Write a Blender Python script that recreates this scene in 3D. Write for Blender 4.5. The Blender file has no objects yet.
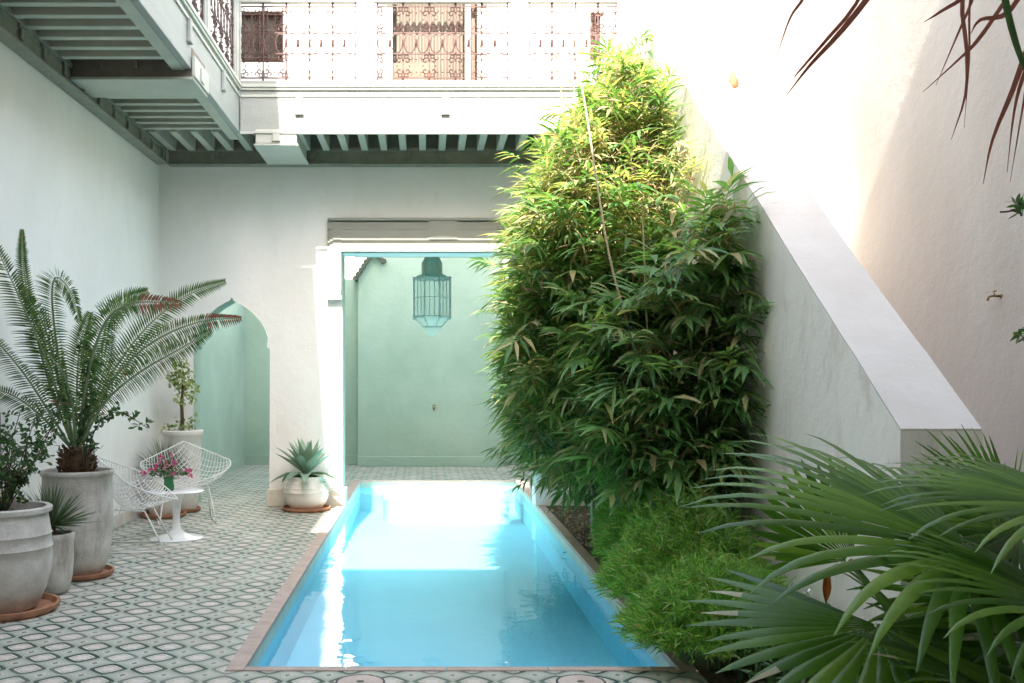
import bpy, bmesh, math, random
from mathutils import Vector, Matrix
from mathutils.geometry import tessellate_polygon
R = math.radians
random.seed(11)
scene = bpy.context.scene
COL = scene.collection
F, CX, CY, H = 990.0, 425.0, 376.0, 1.45

def P(x, y, d):
    return Vector(((x-CX)/F*d, d, H-(y-CY)/F*d))

# ------------------------------------------------------------------ materials
class S:
    """tiny node-maths wrapper"""
    def __init__(s, nt, sock): s.nt, s.k = nt, sock
    def _m(s, op, *a):
        n = s.nt.nodes.new('ShaderNodeMath'); n.operation = op
        for i, v in enumerate((s,)+a):
            if isinstance(v, S): s.nt.links.new(v.k, n.inputs[i])
            else: n.inputs[i].default_value = v
        return S(s.nt, n.outputs[0])
    def __add__(s, o): return s._m('ADD', o)
    def __sub__(s, o): return s._m('SUBTRACT', o)
    def __mul__(s, o): return s._m('MULTIPLY', o)
    def fract(s): return s._m('FRACT')
    def abs(s): return s._m('ABSOLUTE')
    def pow(s, o): return s._m('POWER', o)
    def mx(s, o): return s._m('MAXIMUM', o)
    def mn(s, o): return s._m('MINIMUM', o)
    def below(s, o, soft=.01):
        n = s.nt.nodes.new('ShaderNodeMapRange'); n.interpolation_type = 'LINEAR'
        s.nt.links.new(s.k, n.inputs['Value'])
        n.inputs['From Min'].default_value = o-soft; n.inputs['From Max'].default_value = o+soft
        n.inputs['To Min'].default_value = 1; n.inputs['To Max'].default_value = 0
        return S(s.nt, n.outputs[0])

def new_mat(name):
    m = bpy.data.materials.new(name); m.use_nodes = True
    nt = m.node_tree
    return m, nt, nt.nodes['Principled BSDF'], nt.nodes['Material Output']

def mixc(nt, fac, a, b):
    n = nt.nodes.new('ShaderNodeMix'); n.data_type = 'RGBA'
    for i, v in ((0, fac), (6, a), (7, b)):
        if isinstance(v, S): v = v.k
        if isinstance(v, (int, float)): n.inputs[i].default_value = v
        elif isinstance(v, (tuple, list)): n.inputs[i].default_value = (*v[:3], 1)
        else: nt.links.new(v, n.inputs[i])
    return n.outputs[2]

def tint(nt, c, t=(1.29, 1.0, .735)):
    n = nt.nodes.new('ShaderNodeMix'); n.data_type = 'RGBA'; n.blend_type = 'MULTIPLY'; n.inputs[0].default_value = 1
    nt.links.new(c, n.inputs[6]); n.inputs[7].default_value = (*t, 1); return n.outputs[2]

def noise(nt, scale, detail=4, rough=.55, coord=None, stretch=None):
    n = nt.nodes.new('ShaderNodeTexNoise')
    n.inputs['Scale'].default_value = scale; n.inputs['Detail'].default_value = detail
    n.inputs['Roughness'].default_value = rough
    if coord is None:
        coord = nt.nodes.new('ShaderNodeNewGeometry').outputs['Position']
    if stretch:
        mp = nt.nodes.new('ShaderNodeMapping'); mp.inputs['Scale'].default_value = stretch
        nt.links.new(coord, mp.inputs['Vector']); coord = mp.outputs[0]
    nt.links.new(coord, n.inputs['Vector'])
    return n.outputs['Fac']

def ramp(nt, fac, stops):
    n = nt.nodes.new('ShaderNodeValToRGB'); r = n.color_ramp
    while len(r.elements) > 1: r.elements.remove(r.elements[-1])
    r.elements[0].position = stops[0][0]; r.elements[0].color = (*stops[0][1], 1)
    for p, c in stops[1:]:
        e = r.elements.new(p); e.color = (*c, 1)
    nt.links.new(fac, n.inputs[0])
    return n.outputs[0]

def bump(nt, bsdf, h, strength=.3, dist=.01):
    b = nt.nodes.new('ShaderNodeBump'); b.inputs['Strength'].default_value = strength
    b.inputs['Distance'].default_value = dist
    if isinstance(h, S): h = h.k
    nt.links.new(h, b.inputs['Height']); nt.links.new(b.outputs[0], bsdf.inputs['Normal'])

def plaster(name, c, c2=None, scale=1.2, bs=.35, rough=.9, stain=None, stretch=None, lo=.35, hi=.65):
    """painted render / plaster, slowly varying in tone, hand trowelled"""
    m, nt, b, o = new_mat(name)
    c2 = c2 or tuple(v*.9 for v in c)
    f = noise(nt, scale, 6, .6, stretch=stretch)
    col = ramp(nt, f, [(lo, c2), (hi, c)])
    if stain:
        f2 = noise(nt, 5.0, 8, .7, stretch=(1, 1, .35))
        f3 = ramp(nt, f2, [(.52, (0, 0, 0)), (.72, (1, 1, 1))])
        col = mixc(nt, f3, col, stain)
    nt.links.new(col, b.inputs['Base Color'])
    b.inputs['Roughness'].default_value = rough
    h = S(nt, noise(nt, 14, 6, .65)) + S(nt, noise(nt, 90, 3, .6))*.25 + S(nt, noise(nt, 2.2, 3, .5))*1.2
    bump(nt, b, h, bs, .02)
    return m

def simple(name, c, rough=.5, metal=0, var=.12, scale=8, bs=.1, c2=None):
    m, nt, b, o = new_mat(name)
    f = noise(nt, scale, 5, .6)
    col = ramp(nt, f, [(.3, c2 or tuple(v*(1-var) for v in c)), (.7, c)])
    nt.links.new(col, b.inputs['Base Color'])
    b.inputs['Roughness'].default_value = rough; b.inputs['Metallic'].default_value = metal
    if bs: bump(nt, b, noise(nt, scale*6, 4), bs, .004)
    return m

def leafm(name, stops, rough=.45, trans=.35, tcol=None, spec=.5):
    m, nt, b, o = new_mat(name)
    g = nt.nodes.new('ShaderNodeNewGeometry')
    col = ramp(nt, g.outputs['Random Per Island'], stops)
    f = noise(nt, 25, 3)
    col = mixc(nt, f, col, mixc(nt, .35, col, (.02, .04, .01)))
    nt.links.new(col, b.inputs['Base Color'])
    b.inputs['Roughness'].default_value = rough
    b.inputs['Specular IOR Level'].default_value = spec
    t = nt.nodes.new('ShaderNodeBsdfTranslucent')
    if tcol is None:
        mul = nt.nodes.new('ShaderNodeMix'); mul.data_type = 'RGBA'; mul.blend_type = 'MULTIPLY'
        mul.inputs[0].default_value = 1; nt.links.new(col, mul.inputs[6]); mul.inputs[7].default_value = (1.5, 1.7, .7, 1)
        nt.links.new(mul.outputs[2], t.inputs['Color'])
    else: t.inputs['Color'].default_value = (*tcol, 1)
    mx = nt.nodes.new('ShaderNodeMixShader'); mx.inputs[0].default_value = trans
    nt.links.new(b.outputs[0], mx.inputs[1]); nt.links.new(t.outputs[0], mx.inputs[2])
    nt.links.new(mx.outputs[0], o.inputs['Surface'])
    return m

def tile_mat():
    m, nt, b, o = new_mat('encaustic_tile')
    g = nt.nodes.new('ShaderNodeNewGeometry')
    sp = nt.nodes.new('ShaderNodeSeparateXYZ'); nt.links.new(g.outputs['Position'], sp.inputs[0])
    X, Y = S(nt, sp.outputs[0]), S(nt, sp.outputs[1])
    cxs, cys = (X+1.067)*5, Y*5
    u = (cxs.fract()-.5); v = (cys.fract()-.5)
    au, av = u.abs(), v.abs()
    wob = (S(nt, noise(nt, 60, 2))-.5)*.03
    s = (au.pow(1.2)+av.pow(1.2)).pow(1/1.2)+wob
    r = (u*u+v*v).pow(.5)
    k = (u*v).abs()                                  # zero on the axes: star lobes
    mn_ = au.mn(av)
    white = (.64, .62, .56); grey = (.36, .39, .32); green = (.010, .042, .028); pink = (.55, .46, .40); black = (.04, .045, .045)
    col = mixc(nt, s.below(.47, .01), grey, white)
    # eye outline
    col = mixc(nt, s.below(.535, .008), col, (.12, .17, .13)); col = mixc(nt, s.below(.508, .008), col, (.52, .54, .46))
    col = mixc(nt, s.below(.482, .01), col, green)
    col = mixc(nt, s.below(.340, .01), col, (.57, .58, .51))
    # thin star outline and flower
    st = r+mn_*.9
    col = mixc(nt, st.below(.315, .01), col, (.10, .16, .12))
    col = mixc(nt, st.below(.285, .01), col, pink)
    st2 = r-mn_*.8
    col = mixc(nt, st2.below(.10, .01), col, (.62, .56, .50))
    # corner cross of little squares
    c1, c2 = (au-.5).abs(), (av-.5).abs()
    cm = c1.mx(c2); cs = c1+c2
    col = mixc(nt, cs.below(.235, .008), col, (.60, .61, .55))
    ring = cs.below(.205, .008)
    col = mixc(nt, ring, col, (.12, .17, .13))
    col = mixc(nt, cs.below(.175, .008), col, (.62, .59, .51))
    col = mixc(nt, ((c1-.085).abs()).mx(c2).below(.022, .006), col, black)
    col = mixc(nt, ((c2-.085).abs()).mx(c1).below(.022, .006), col, black)
    col = mixc(nt, cm.below(.058, .006), col, black)
    # joints
    j = c1.mn(c2)
    col = mixc(nt, j.below(.006, .004), col, (.36, .35, .31))
    # each tile fired and worn a little differently
    fl = nt.nodes.new('ShaderNodeVectorMath'); fl.operation = 'FLOOR'
    cb = nt.nodes.new('ShaderNodeCombineXYZ'); nt.links.new(cxs.k, cb.inputs[0]); nt.links.new(cys.k, cb.inputs[1])
    nt.links.new(cb.outputs[0], fl.inputs[0])
    wn = nt.nodes.new('ShaderNodeTexWhiteNoise'); nt.links.new(fl.outputs[0], wn.inputs[0])
    col = mixc(nt, S(nt, wn.outputs['Value']).pow(2)*.32, col, (.62, .60, .54))
    d = ramp(nt, noise(nt, 1.6, 7, .65), [(.42, (0, 0, 0)), (.75, (.35, .35, .35))])
    col = mixc(nt, d, col, (.42, .36, .28))
    nt.links.new(col, b.inputs['Base Color'])
    rr = ramp(nt, noise(nt, 3, 5), [(.3, (.45,)*3), (.7, (.7,)*3)])
    nt.links.new(rr, b.inputs['Roughness'])
    bump(nt, b, S(nt, noise(nt, 30, 4))*.4 - j.below(.008, .006), .25, .002)
    return m

def water_mat():
    m, nt, b, o = new_mat('pool_water')
    nt.nodes.remove(b)
    tr = nt.nodes.new('ShaderNodeBsdfTransparent'); tr.inputs[0].default_value = (.80, .95, .985, 1)
    gl = nt.nodes.new('ShaderNodeBsdfGlossy'); gl.inputs['Roughness'].default_value = .0; gl.inputs[0].default_value = (1, 1, 1, 1)
    fr = nt.nodes.new('ShaderNodeFresnel'); fr.inputs['IOR'].default_value = 1.36
    h = S(nt, noise(nt, 2.2, 2, .5)) + S(nt, noise(nt, 9, 2, .5))*.16
    bp = nt.nodes.new('ShaderNodeBump'); bp.inputs['Strength'].default_value = .16; bp.inputs['Distance'].default_value = .05
    nt.links.new(h.k, bp.inputs['Height'])
    nt.links.new(bp.outputs[0], gl.inputs['Normal'])
    mx = nt.nodes.new('ShaderNodeMixShader')
    nt.links.new(fr.outputs[0], mx.inputs[0]); nt.links.new(tr.outputs[0], mx.inputs[1]); nt.links.new(gl.outputs[0], mx.inputs[2])
    nt.links.new(mx.outputs[0], o.inputs['Surface'])
    return m

def glassy(name, c, alpha=.5, rough=.15):
    m, nt, b, o = new_mat(name)
    b.inputs['Base Color'].default_value = (*c, 1); b.inputs['Roughness'].default_value = rough
    tr = nt.nodes.new('ShaderNodeBsdfTransparent'); tr.inputs[0].default_value = (*[min(1, v*1.3) for v in c], 1)
    mx = nt.nodes.new('ShaderNodeMixShader'); mx.inputs[0].default_value = alpha
    nt.links.new(tr.outputs[0], mx.inputs[1]); nt.links.new(b.outputs[0], mx.inputs[2])
    nt.links.new(mx.outputs[0], o.inputs['Surface'])
    return m

M = {}
M['white'] = plaster('white_wall_plaster', (.87, .845, .80), (.81, .785, .74), .9, .3, stain=(.80, .77, .71))
M['pink'] = plaster('pinkish_wall_plaster', (.53, .49, .46), (.475, .43, .39), 1.3, .35, stretch=(1, 1, .4))
M['stairwall'] = plaster('grey_white_plaster', (.83, .81, .755), (.74, .715, .655), 1.1, .3, stain=(.60, .52, .45), stretch=(1, 1, .45))
M['parapet_top'] = plaster('toned_down_parapet_plaster', (.66, .63, .595), (.60, .565, .525), 2.2, .3)  # stairwall plaster darkened in colour, offsetting stronger skylight on the top
M['green'] = plaster('mint_green_plaster', (.43, .54, .455), (.345, .455, .375), .9, .3)
M['plinth'] = plaster('worn_plinth_plaster', (.74, .70, .62), (.58, .50, .42), 4, .4)
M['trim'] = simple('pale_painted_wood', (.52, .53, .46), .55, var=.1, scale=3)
M['trimshade'] = simple('shaded_grey_green_wood', (.30, .305, .26), .6, var=.12, scale=4)  # trim wood darkened in colour for the shade under the balcony
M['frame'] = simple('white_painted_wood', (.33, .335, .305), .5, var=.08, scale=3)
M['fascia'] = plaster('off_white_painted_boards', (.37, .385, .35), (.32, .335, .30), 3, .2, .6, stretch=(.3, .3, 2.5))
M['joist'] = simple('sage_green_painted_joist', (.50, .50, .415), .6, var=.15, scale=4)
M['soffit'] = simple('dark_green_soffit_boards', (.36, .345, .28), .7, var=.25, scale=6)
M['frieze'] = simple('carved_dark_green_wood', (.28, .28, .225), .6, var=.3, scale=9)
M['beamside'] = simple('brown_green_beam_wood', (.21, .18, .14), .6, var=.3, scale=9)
M['iron'] = simple('brown_wrought_iron', (.07, .03, .025), .55, .2, var=.3, scale=20)
M['brown'] = simple('brown_window_wood', (.16, .075, .045), .5, var=.3, scale=10)
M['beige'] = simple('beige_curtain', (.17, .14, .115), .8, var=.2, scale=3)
M['dark'] = simple('dark_hole_fill', (.035, .035, .035), .8)
M['brick'] = simple('terracotta_brick', (.42, .15, .10), .8, var=.2, scale=20)
M['terracotta'] = simple('terracotta_saucer', (.50, .24, .14), .75, var=.3, scale=12, c2=(.33, .15, .085), bs=.3)
M['clay'] = plaster('lime_washed_clay', (.66, .63, .58), (.46, .425, .38), 5, .5, .85, stain=(.30, .26, .2))
M['claywhite'] = plaster('white_glazed_clay', (.76, .74, .69), (.62, .58, .50), 4, .3, .6)
M['soil'] = simple('dark_pot_soil', (.075, .045, .028), .95, var=.5, scale=30, bs=1)
M['coping'] = plaster('pink_stone_coping', (.52, .405, .345), (.42, .32, .265), 9, .4, .7)
M['band'] = plaster('pale_green_pool_rim', (.46, .58, .50), (.36, .47, .40), 5, .3, .5)
M['pool'] = plaster('blue_pool_paint', (.31, .69, .80), (.28, .65, .77), 1.2, .15, .6)
M['poolstep'] = plaster('white_pool_step', (.50, .62, .64), (.42, .56, .60), 3, .2, .6)
M['tile'] = tile_mat()
M['water'] = water_mat()
M['steel'] = simple('white_coated_steel', (.78, .77, .74), .35, var=.05, scale=20, bs=0)
M['tablewhite'] = simple('white_lacquer', (.82, .82, .81), .2, var=.03, scale=5, bs=0)
M['lantern'] = simple('pale_teal_lantern_metal', (.44, .55, .49), .5, .0, var=.3, scale=25)
M['pane'] = glassy('frosted_lantern_glass', (.75, .84, .78), .28, .3)
M['vase'] = glassy('green_vase_glass', (.05, .22, .08), .8, .08)
M['pinkflower'] = leafm('pink_petals', [(0, (.55, .06, .25)), (.5, (.68, .13, .36)), (1, (.75, .35, .50))], .6, .3)
M['orange'] = simple('orange_flower_bract', (.75, .20, .03), .5)
M['whiteflower'] = simple('white_petals', (.8, .8, .75), .6)
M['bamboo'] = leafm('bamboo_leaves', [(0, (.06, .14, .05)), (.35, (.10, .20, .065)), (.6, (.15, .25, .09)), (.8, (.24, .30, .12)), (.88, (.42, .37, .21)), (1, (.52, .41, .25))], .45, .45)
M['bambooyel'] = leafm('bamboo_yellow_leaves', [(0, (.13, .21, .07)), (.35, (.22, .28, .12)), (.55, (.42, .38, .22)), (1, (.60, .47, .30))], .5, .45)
M['bambooshade'] = leafm('bamboo_shaded_leaves', [(0, (.085, .19, .075)), (.5, (.14, .28, .105)), (.82, (.21, .35, .13)), (.93, (.30, .36, .16)), (1, (.5, .42, .26))], .36, .42)  # leaves of the shaded side, green adjusted for that shade
M['dryleaf'] = leafm('dry_bamboo_leaves', [(0, (.34, .22, .11)), (1, (.62, .46, .28))], .8, .3, (.55, .4, .2))
M['culm'] = simple('bamboo_culm', (.42, .36, .18), .45, var=.3, scale=8, c2=(.26, .27, .10))
M['dryculm'] = simple('dry_tan_culm', (.42, .34, .20), .6, var=.2, scale=14)
M['grass'] = leafm('feathery_grass', [(0, (.09, .24, .04)), (.5, (.19, .40, .08)), (.8, (.33, .53, .14)), (.93, (.42, .50, .18)), (1, (.50, .38, .20))], .5, .45)
M['cycad'] = leafm('cycad_leaflets', [(0, (.045, .095, .026)), (.6, (.08, .15, .04)), (1, (.16, .23, .07))], .4, .25)
M['burnt'] = leafm('burnt_leaf_tips', [(0, (.30, .09, .06)), (1, (.42, .20, .12))], .7, .2, (.4, .15, .1))
M['rachis'] = simple('pale_green_leaf_stalk', (.22, .30, .14), .5, var=.2)
M['cycadtrunk'] = simple('scaly_brown_trunk', (.17, .095, .05), .9, var=.5, scale=40, bs=1)
M['palm'] = leafm('fan_palm_blades', [(0, (.04, .105, .012)), (.6, (.085, .19, .022)), (1, (.19, .31, .05))], .28, .36, spec=.35)
M['palmedge'] = leafm('pale_dry_palm_edge', [(0, (.42, .40, .26)), (1, (.55, .50, .36))], .6, .3, (.5, .45, .25))
M['agave'] = leafm('agave_leaves', [(0, (.20, .32, .24)), (1, (.33, .46, .36))], .5, .08)
M['spiky'] = leafm('grey_green_spikes', [(0, (.07, .12, .07)), (.7, (.14, .20, .12)), (1, (.25, .27, .17))], .5, .15)
M['rose'] = leafm('rose_leaves', [(0, (.035, .09, .035)), (.7, (.07, .15, .05)), (1, (.13, .19, .07))], .5, .3)
M['varieg'] = leafm('variegated_leaves', [(0, (.13, .20, .06)), (.5, (.28, .34, .12)), (1, (.52, .52, .28))], .5, .3)
M['twig'] = simple('brown_twig', (.10, .07, .045), .8)
M['darkstalk'] = simple('dark_green_leaf_stalk', (.05, .09, .03), .5)
M['redleaf'] = leafm('bronze_red_leaves', [(0, (.22, .085, .06)), (1, (.34, .17, .12))], .4, .25, (.35, .09, .06))
M['redgreen'] = leafm('dark_green_leaves_red_rim', [(0, (.035, .08, .035)), (1, (.06, .12, .05))], .35, .2)
M['stonecap'] = plaster('pink_stone_lid', (.58, .48, .42), (.50, .40, .35), 10, .3, .7)
M['blackring'] = simple('black_rubber_ring', (.03, .03, .03), .6)
M['brass'] = simple('aged_brass', (.30, .22, .10), .4, .8)
M['rust'] = simple('rusty_iron', (.35, .12, .06), .8)
M['rooftile'] = simple('dark_roof_tiles', (.10, .12, .09), .7, var=.4, scale=20)
M['bedsoil'] = simple('garden_soil', (.16, .10, .065), .95, var=.5, scale=9, bs=1, c2=(.08, .05, .03))

# ------------------------------------------------------------------ mesh builder
class MB:
    def __init__(s): s.v, s.f, s.m = [], [], []
    def face(s, idx, mi=0): s.f.append(tuple(idx)); s.m.append(mi)
    def add(s, verts, faces, mi=0, mat=None):
        o = len(s.v)
        s.v += [tuple(mat @ Vector(q)) if mat else tuple(q) for q in verts]
        for f in faces: s.face([i+o for i in f], mi)
        return s
    def box(s, x0, x1, y0, y1, z0, z1, mi=0, mat=None):
        vs = [(x, y, z) for z in (z0, z1) for y in (y0, y1) for x in (x0, x1)]
        return s.add(vs, [(0, 2, 3, 1), (4, 5, 7, 6), (0, 1, 5, 4), (2, 6, 7, 3), (0, 4, 6, 2), (1, 3, 7, 5)], mi, mat)
    def prism(s, poly, fn, t0, t1, mi=0):
        """poly: 2-D outline; fn(a, b, t) -> 3-D"""
        n = len(poly); o = len(s.v)
        for t in (t0, t1): s.v += [tuple(fn(a, b, t)) for a, b in poly]
        tri = tessellate_polygon([[Vector((a, b, 0)) for a, b in poly]])
        for t in tri:
            s.face([o+i for i in t], mi); s.face([o+n+i for i in reversed(t)], mi)
        for i in range(n):
            j = (i+1) % n; s.face((o+i, o+j, o+n+j, o+n+i), mi)
        return s
    def tube(s, pts, r, n=6, mi=0, caps=True):
        pts = [Vector(p) for p in pts]; k = len(pts); o = len(s.v)
        rs = r if isinstance(r, (list, tuple)) else [r]*k
        t = (pts[1]-pts[0]).normalized()
        a = t.orthogonal().normalized()
        for i, p in enumerate(pts):
            tt = (pts[min(i+1, k-1)]-pts[max(i-1, 0)])
            if tt.length > 1e-9: t = tt.normalized()
            a = (a-t*a.dot(t))
            a = a.normalized() if a.length > 1e-6 else t.orthogonal().normalized()
            b = t.cross(a)
            for j in range(n):
                w = 2*math.pi*j/n
                s.v.append(tuple(p+(a*math.cos(w)+b*math.sin(w))*rs[i]))
        for i in range(k-1):
            for j in range(n):
                j2 = (j+1) % n
                s.face((o+i*n+j, o+i*n+j2, o+(i+1)*n+j2, o+(i+1)*n+j), mi)
        if caps and n > 2:
            s.face([o+j for j in reversed(range(n))], mi); s.face([o+(k-1)*n+j for j in range(n)], mi)
        return s
    def lathe(s, prof, c=(0, 0, 0), n=40, mi=0, cap0=True, cap1=False):
        o = len(s.v); k = len(prof)
        for r, z in prof:
            for j in range(n):
                w = 2*math.pi*j/n
                s.v.append((c[0]+r*math.cos(w), c[1]+r*math.sin(w), c[2]+z))
        for i in range(k-1):
            for j in range(n):
                j2 = (j+1) % n
                s.face((o+i*n+j, o+i*n+j2, o+(i+1)*n+j2, o+(i+1)*n+j), mi)
        if cap0: s.face([o+j for j in reversed(range(n))], mi)
        if cap1: s.face([o+(k-1)*n+j for j in range(n)], mi)
        return s
    def ball(s, c, r, n=8, m=5, mi=0, sz=1):
        prof = [(max(1e-4, r*math.sin(math.pi*i/m)), -r*sz*math.cos(math.pi*i/m)) for i in range(m+1)]
        return s.lathe(prof, c, n, mi, False)
    def leaf(s, base, d, nrm, L, W, droop=.3, seg=3, mi=0, fold=0., peak=.4, tip=.03):
        """tapered blade along d, bending towards -z"""
        d = Vector(d).normalized(); nrm = Vector(nrm)
        side = d.cross(nrm)
        if side.length < 1e-4: side = d.orthogonal()
        side.normalize()
        o = len(s.v); p = Vector(base); step = L/seg
        rows = 3 if fold else 2
        for i in range(seg+1):
            t = i/seg
            w = W*.5*(t/peak if t < peak else (1-t)/(1-peak))**.75 if 0 < t < 1 else W*(.10 if t == 0 else tip)
            up = side.cross(d)
            if rows == 2: s.v += [tuple(p-side*w), tuple(p+side*w)]
            else: s.v += [tuple(p-side*w+up*w*fold), tuple(p), tuple(p+side*w+up*w*fold)]
            p = p+d*step
            d = (d+Vector((0, 0, -droop/seg))).normalized()
        for i in range(seg):
            a, b = o+i*rows, o+(i+1)*rows
            for q in range(rows-1): s.face((a+q, a+q+1, b+q+1, b+q), mi)
        return s
    def build(s, name, mats, parent=None, smooth=False, loc=None):
        me = bpy.data.meshes.new(name)
        me.from_pydata(s.v, [], s.f)
        if not isinstance(mats, (list, tuple)): mats = [mats]
        for m in mats: me.materials.append(M[m])
        me.polygons.foreach_set('material_index', s.m)
        if smooth is not False:
            me.polygons.foreach_set('use_smooth', [True]*len(s.f))
        me.update()
        if smooth is not False and smooth is not True:
            try: me.set_sharp_from_angle(angle=R(smooth))
            except Exception: pass
        o = bpy.data.objects.new(name, me); COL.objects.link(o)
        if parent:
            o.parent = parent
            o.matrix_parent_inverse = parent.matrix_world.inverted() if parent.get('_w') else Matrix()
        if loc: o.location = loc
        return o

def bevel(o, w=.006, seg=2, ang=35):
    m = o.modifiers.new('bevel', 'BEVEL'); m.width = w; m.segments = seg
    m.limit_method = 'ANGLE'; m.angle_limit = R(ang); return o

def tag(o, label=None, cat=None, group=None, kind=None):
    if label: o['label'] = label
    if cat: o['category'] = cat
    if group: o['group'] = group
    if kind: o['kind'] = kind
    return o

def thing(name, label, cat, loc=(0, 0, 0), rz=0, group=None):
    o = bpy.data.objects.new(name, None); COL.objects.link(o)
    o.location = loc; o.rotation_euler = (0, 0, rz); o.empty_display_size = .1
    return tag(o, label, cat, group)

# frames: a thing's Empty sits at its base; geometry given in world space is shifted by it
def wbuild(mb, name, mats, parent, smooth=False):
    """mb holds world coordinates; parent is an unrotated Empty (or its unshifted child)"""
    base = Vector(parent.location) if parent.type == 'EMPTY' else Vector((0, 0, 0))
    if parent.type != 'EMPTY':
        q = parent
        while q: base += Vector(q.location); q = q.parent
    mb.v = [tuple(Vector(v)-base) for v in mb.v]
    return mb.build(name, mats, parent, smooth)

def sub(a, b, t): return a+(b-a)*t
def catmull(pts, n):
    pts = [Vector(p) for p in pts]; out = []
    q = [pts[0]*2-pts[1]]+pts+[pts[-1]*2-pts[-2]]
    segs = len(pts)-1
    for i in range(n+1):
        t = i/n*segs; k = min(int(t), segs-1); u = t-k
        p0, p1, p2, p3 = q[k:k+4]
        out.append(.5*((2*p1)+(-p0+p2)*u+(2*p0-5*p1+4*p2-p3)*u*u+(-p0+3*p1-3*p2+p3)*u**3))
    return out
def rv(): 
    while True:
        v = Vector((random.uniform(-1, 1), random.uniform(-1, 1), random.uniform(-1, 1)))
        if .05 < v.length < 1: return v.normalized()

# ------------------------------------------------------------------ setting: levels and planes
XL, XR = -2.96, 2.98            # side walls
YB, YF = 11.04, 10.04           # back facade, balcony front
PX0, PX1, PY0, PY1 = -.90, 1.25, 4.92, 13.72   # pool
ZJ, ZF = 3.93, 4.33             # joist underside, gallery floor

f = MB()
f.box(XL-.3, PX0-.085, -4.2, 16.3, -.3, 0)
f.box(PX0-.085, 1.34, -4.2, PY0-.06, -.3, 0)
f.box(PX0-.085, XR+.3, PY1+.05, 16.3, -.3, 0)
f.box(PX1+.06, XR+.3, YB, PY1+.05, -.3, 0)
tag(f.build('tiled_floor', 'tile'), kind='structure')

# planting bed: soil sheet with lumps
s = MB(); nx, ny = 26, 110
for j in range(ny+1):
    for i in range(nx+1):
        x = 1.34+(XR+.1-1.34)*i/nx; y = -1.5+(YB+1.5)*j/ny
        if y < 4.86: x = max(x, 1.345)
        z = -.03+.035*math.sin(x*7+y*3)*math.sin(y*5.1-x)+random.uniform(-.012, .012)+.05*min(1, i/5)
        s.v.append((x, y, z))
for j in range(ny):
    for i in range(nx):
        a = j*(nx+1)+i; s.face((a, a+1, a+nx+2, a+nx+1))
tag(s.build('planting_bed', 'bedsoil', smooth=True), kind='structure')
random.seed(4)
pb = MB()
for _ in range(420):
    x = random.uniform(1.36, 1.95); y = random.uniform(8, 11); r = random.uniform(.005, .018)
    if random.random() < .5:
        pb.ball((x, y, .0), r, 5, 3)
    else:
        pb.leaf((x, y, .015), (random.uniform(-1, 1), random.uniform(-1, 1), .1), (0, 0, 1), .1, .016, .1, 2, 1)
tag(pb.build('bed_litter', ['stonecap', 'dryleaf']), kind='stuff')

# pool
p = MB()
t = .12
p.box(PX0-t, PX0, PY0-t, PY1+t, -.70, -.101); p.box(PX1, PX1+.05, PY0-t, PY1+t, -.70, -.101)
p.box(PX0, PX1, PY0-t, PY0, -.70, -.101); p.box(PX0, PX1, PY1, PY1+t, -.70, -.101)
p.box(PX0, PX1, PY0, PY1, -.60, -.42)
tag(p.build('pool_basin', 'pool'), kind='structure')
b_ = MB()
b_.box(PX0-.08, PX0+.002, PY0-.05, PY1+.045, -.099, -.025); b_.box(PX1-.002, PX1+.055, PY0-.05, PY1+.045, -.099, -.025)
b_.box(PX0+.002, PX1-.002, PY0-.05, PY0+.002, -.099, -.025); b_.box(PX0+.002, PX1-.002, PY1-.002, PY1+.045, -.099, -.025)
tag(b_.build('pool_rim', 'band'), kind='structure')
c = MB()
yy = PY0-.058
while yy < PY1+.04:
    y2 = min(yy+.6, PY1+.048)
    c.box(PX0-.084, PX0+.008, yy, y2-.004, -.024, .008+random.uniform(-.001, .001))
    c.box(PX1-.004, PX1+.085, yy, y2-.004, -.024, .012+random.uniform(-.001, .001))
    yy = y2
xx = PX0+.009
while xx < PX1-.01:
    x2 = min(xx+.5, PX1-.005)
    c.box(xx, x2-.003, PY0-.058, PY0+.004, -.024, .006); c.box(xx, x2-.003, PY1-.004, PY1+.048, -.024, .006)
    xx = x2
bevel(tag(c.build('pool_coping', 'coping'), kind='structure'), .004, 2)
st = MB()
poly = [(-.42, 12.5), (1.06, 12.5), (1.06, PY1-.001), (-.52, PY1-.001)]
cc = []
for k in range(9):
    a = math.pi + math.pi/2*k/8
    cc.append((-.30+.24*math.cos(a), 12.84+.34*math.sin(a)))
poly = [(-.54, PY1-.001)]+cc+[(1.06, 12.5), (1.06, PY1-.001)]
st.prism(poly, lambda a, b, t: (a, b, t), -.135, -.419)
bevel(tag(st.build('pool_step', 'poolstep'), kind='structure'), .03, 3)
w = MB(); w.add([(PX0-.005, PY0-.005, -.10), (PX1+.005, PY0-.005, -.10), (PX1+.005, PY1+.005, -.10), (PX0-.005, PY1+.005, -.10)], [(0, 1, 2, 3)])
tag(w.build('pool_water', 'water'), kind='structure')

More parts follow.
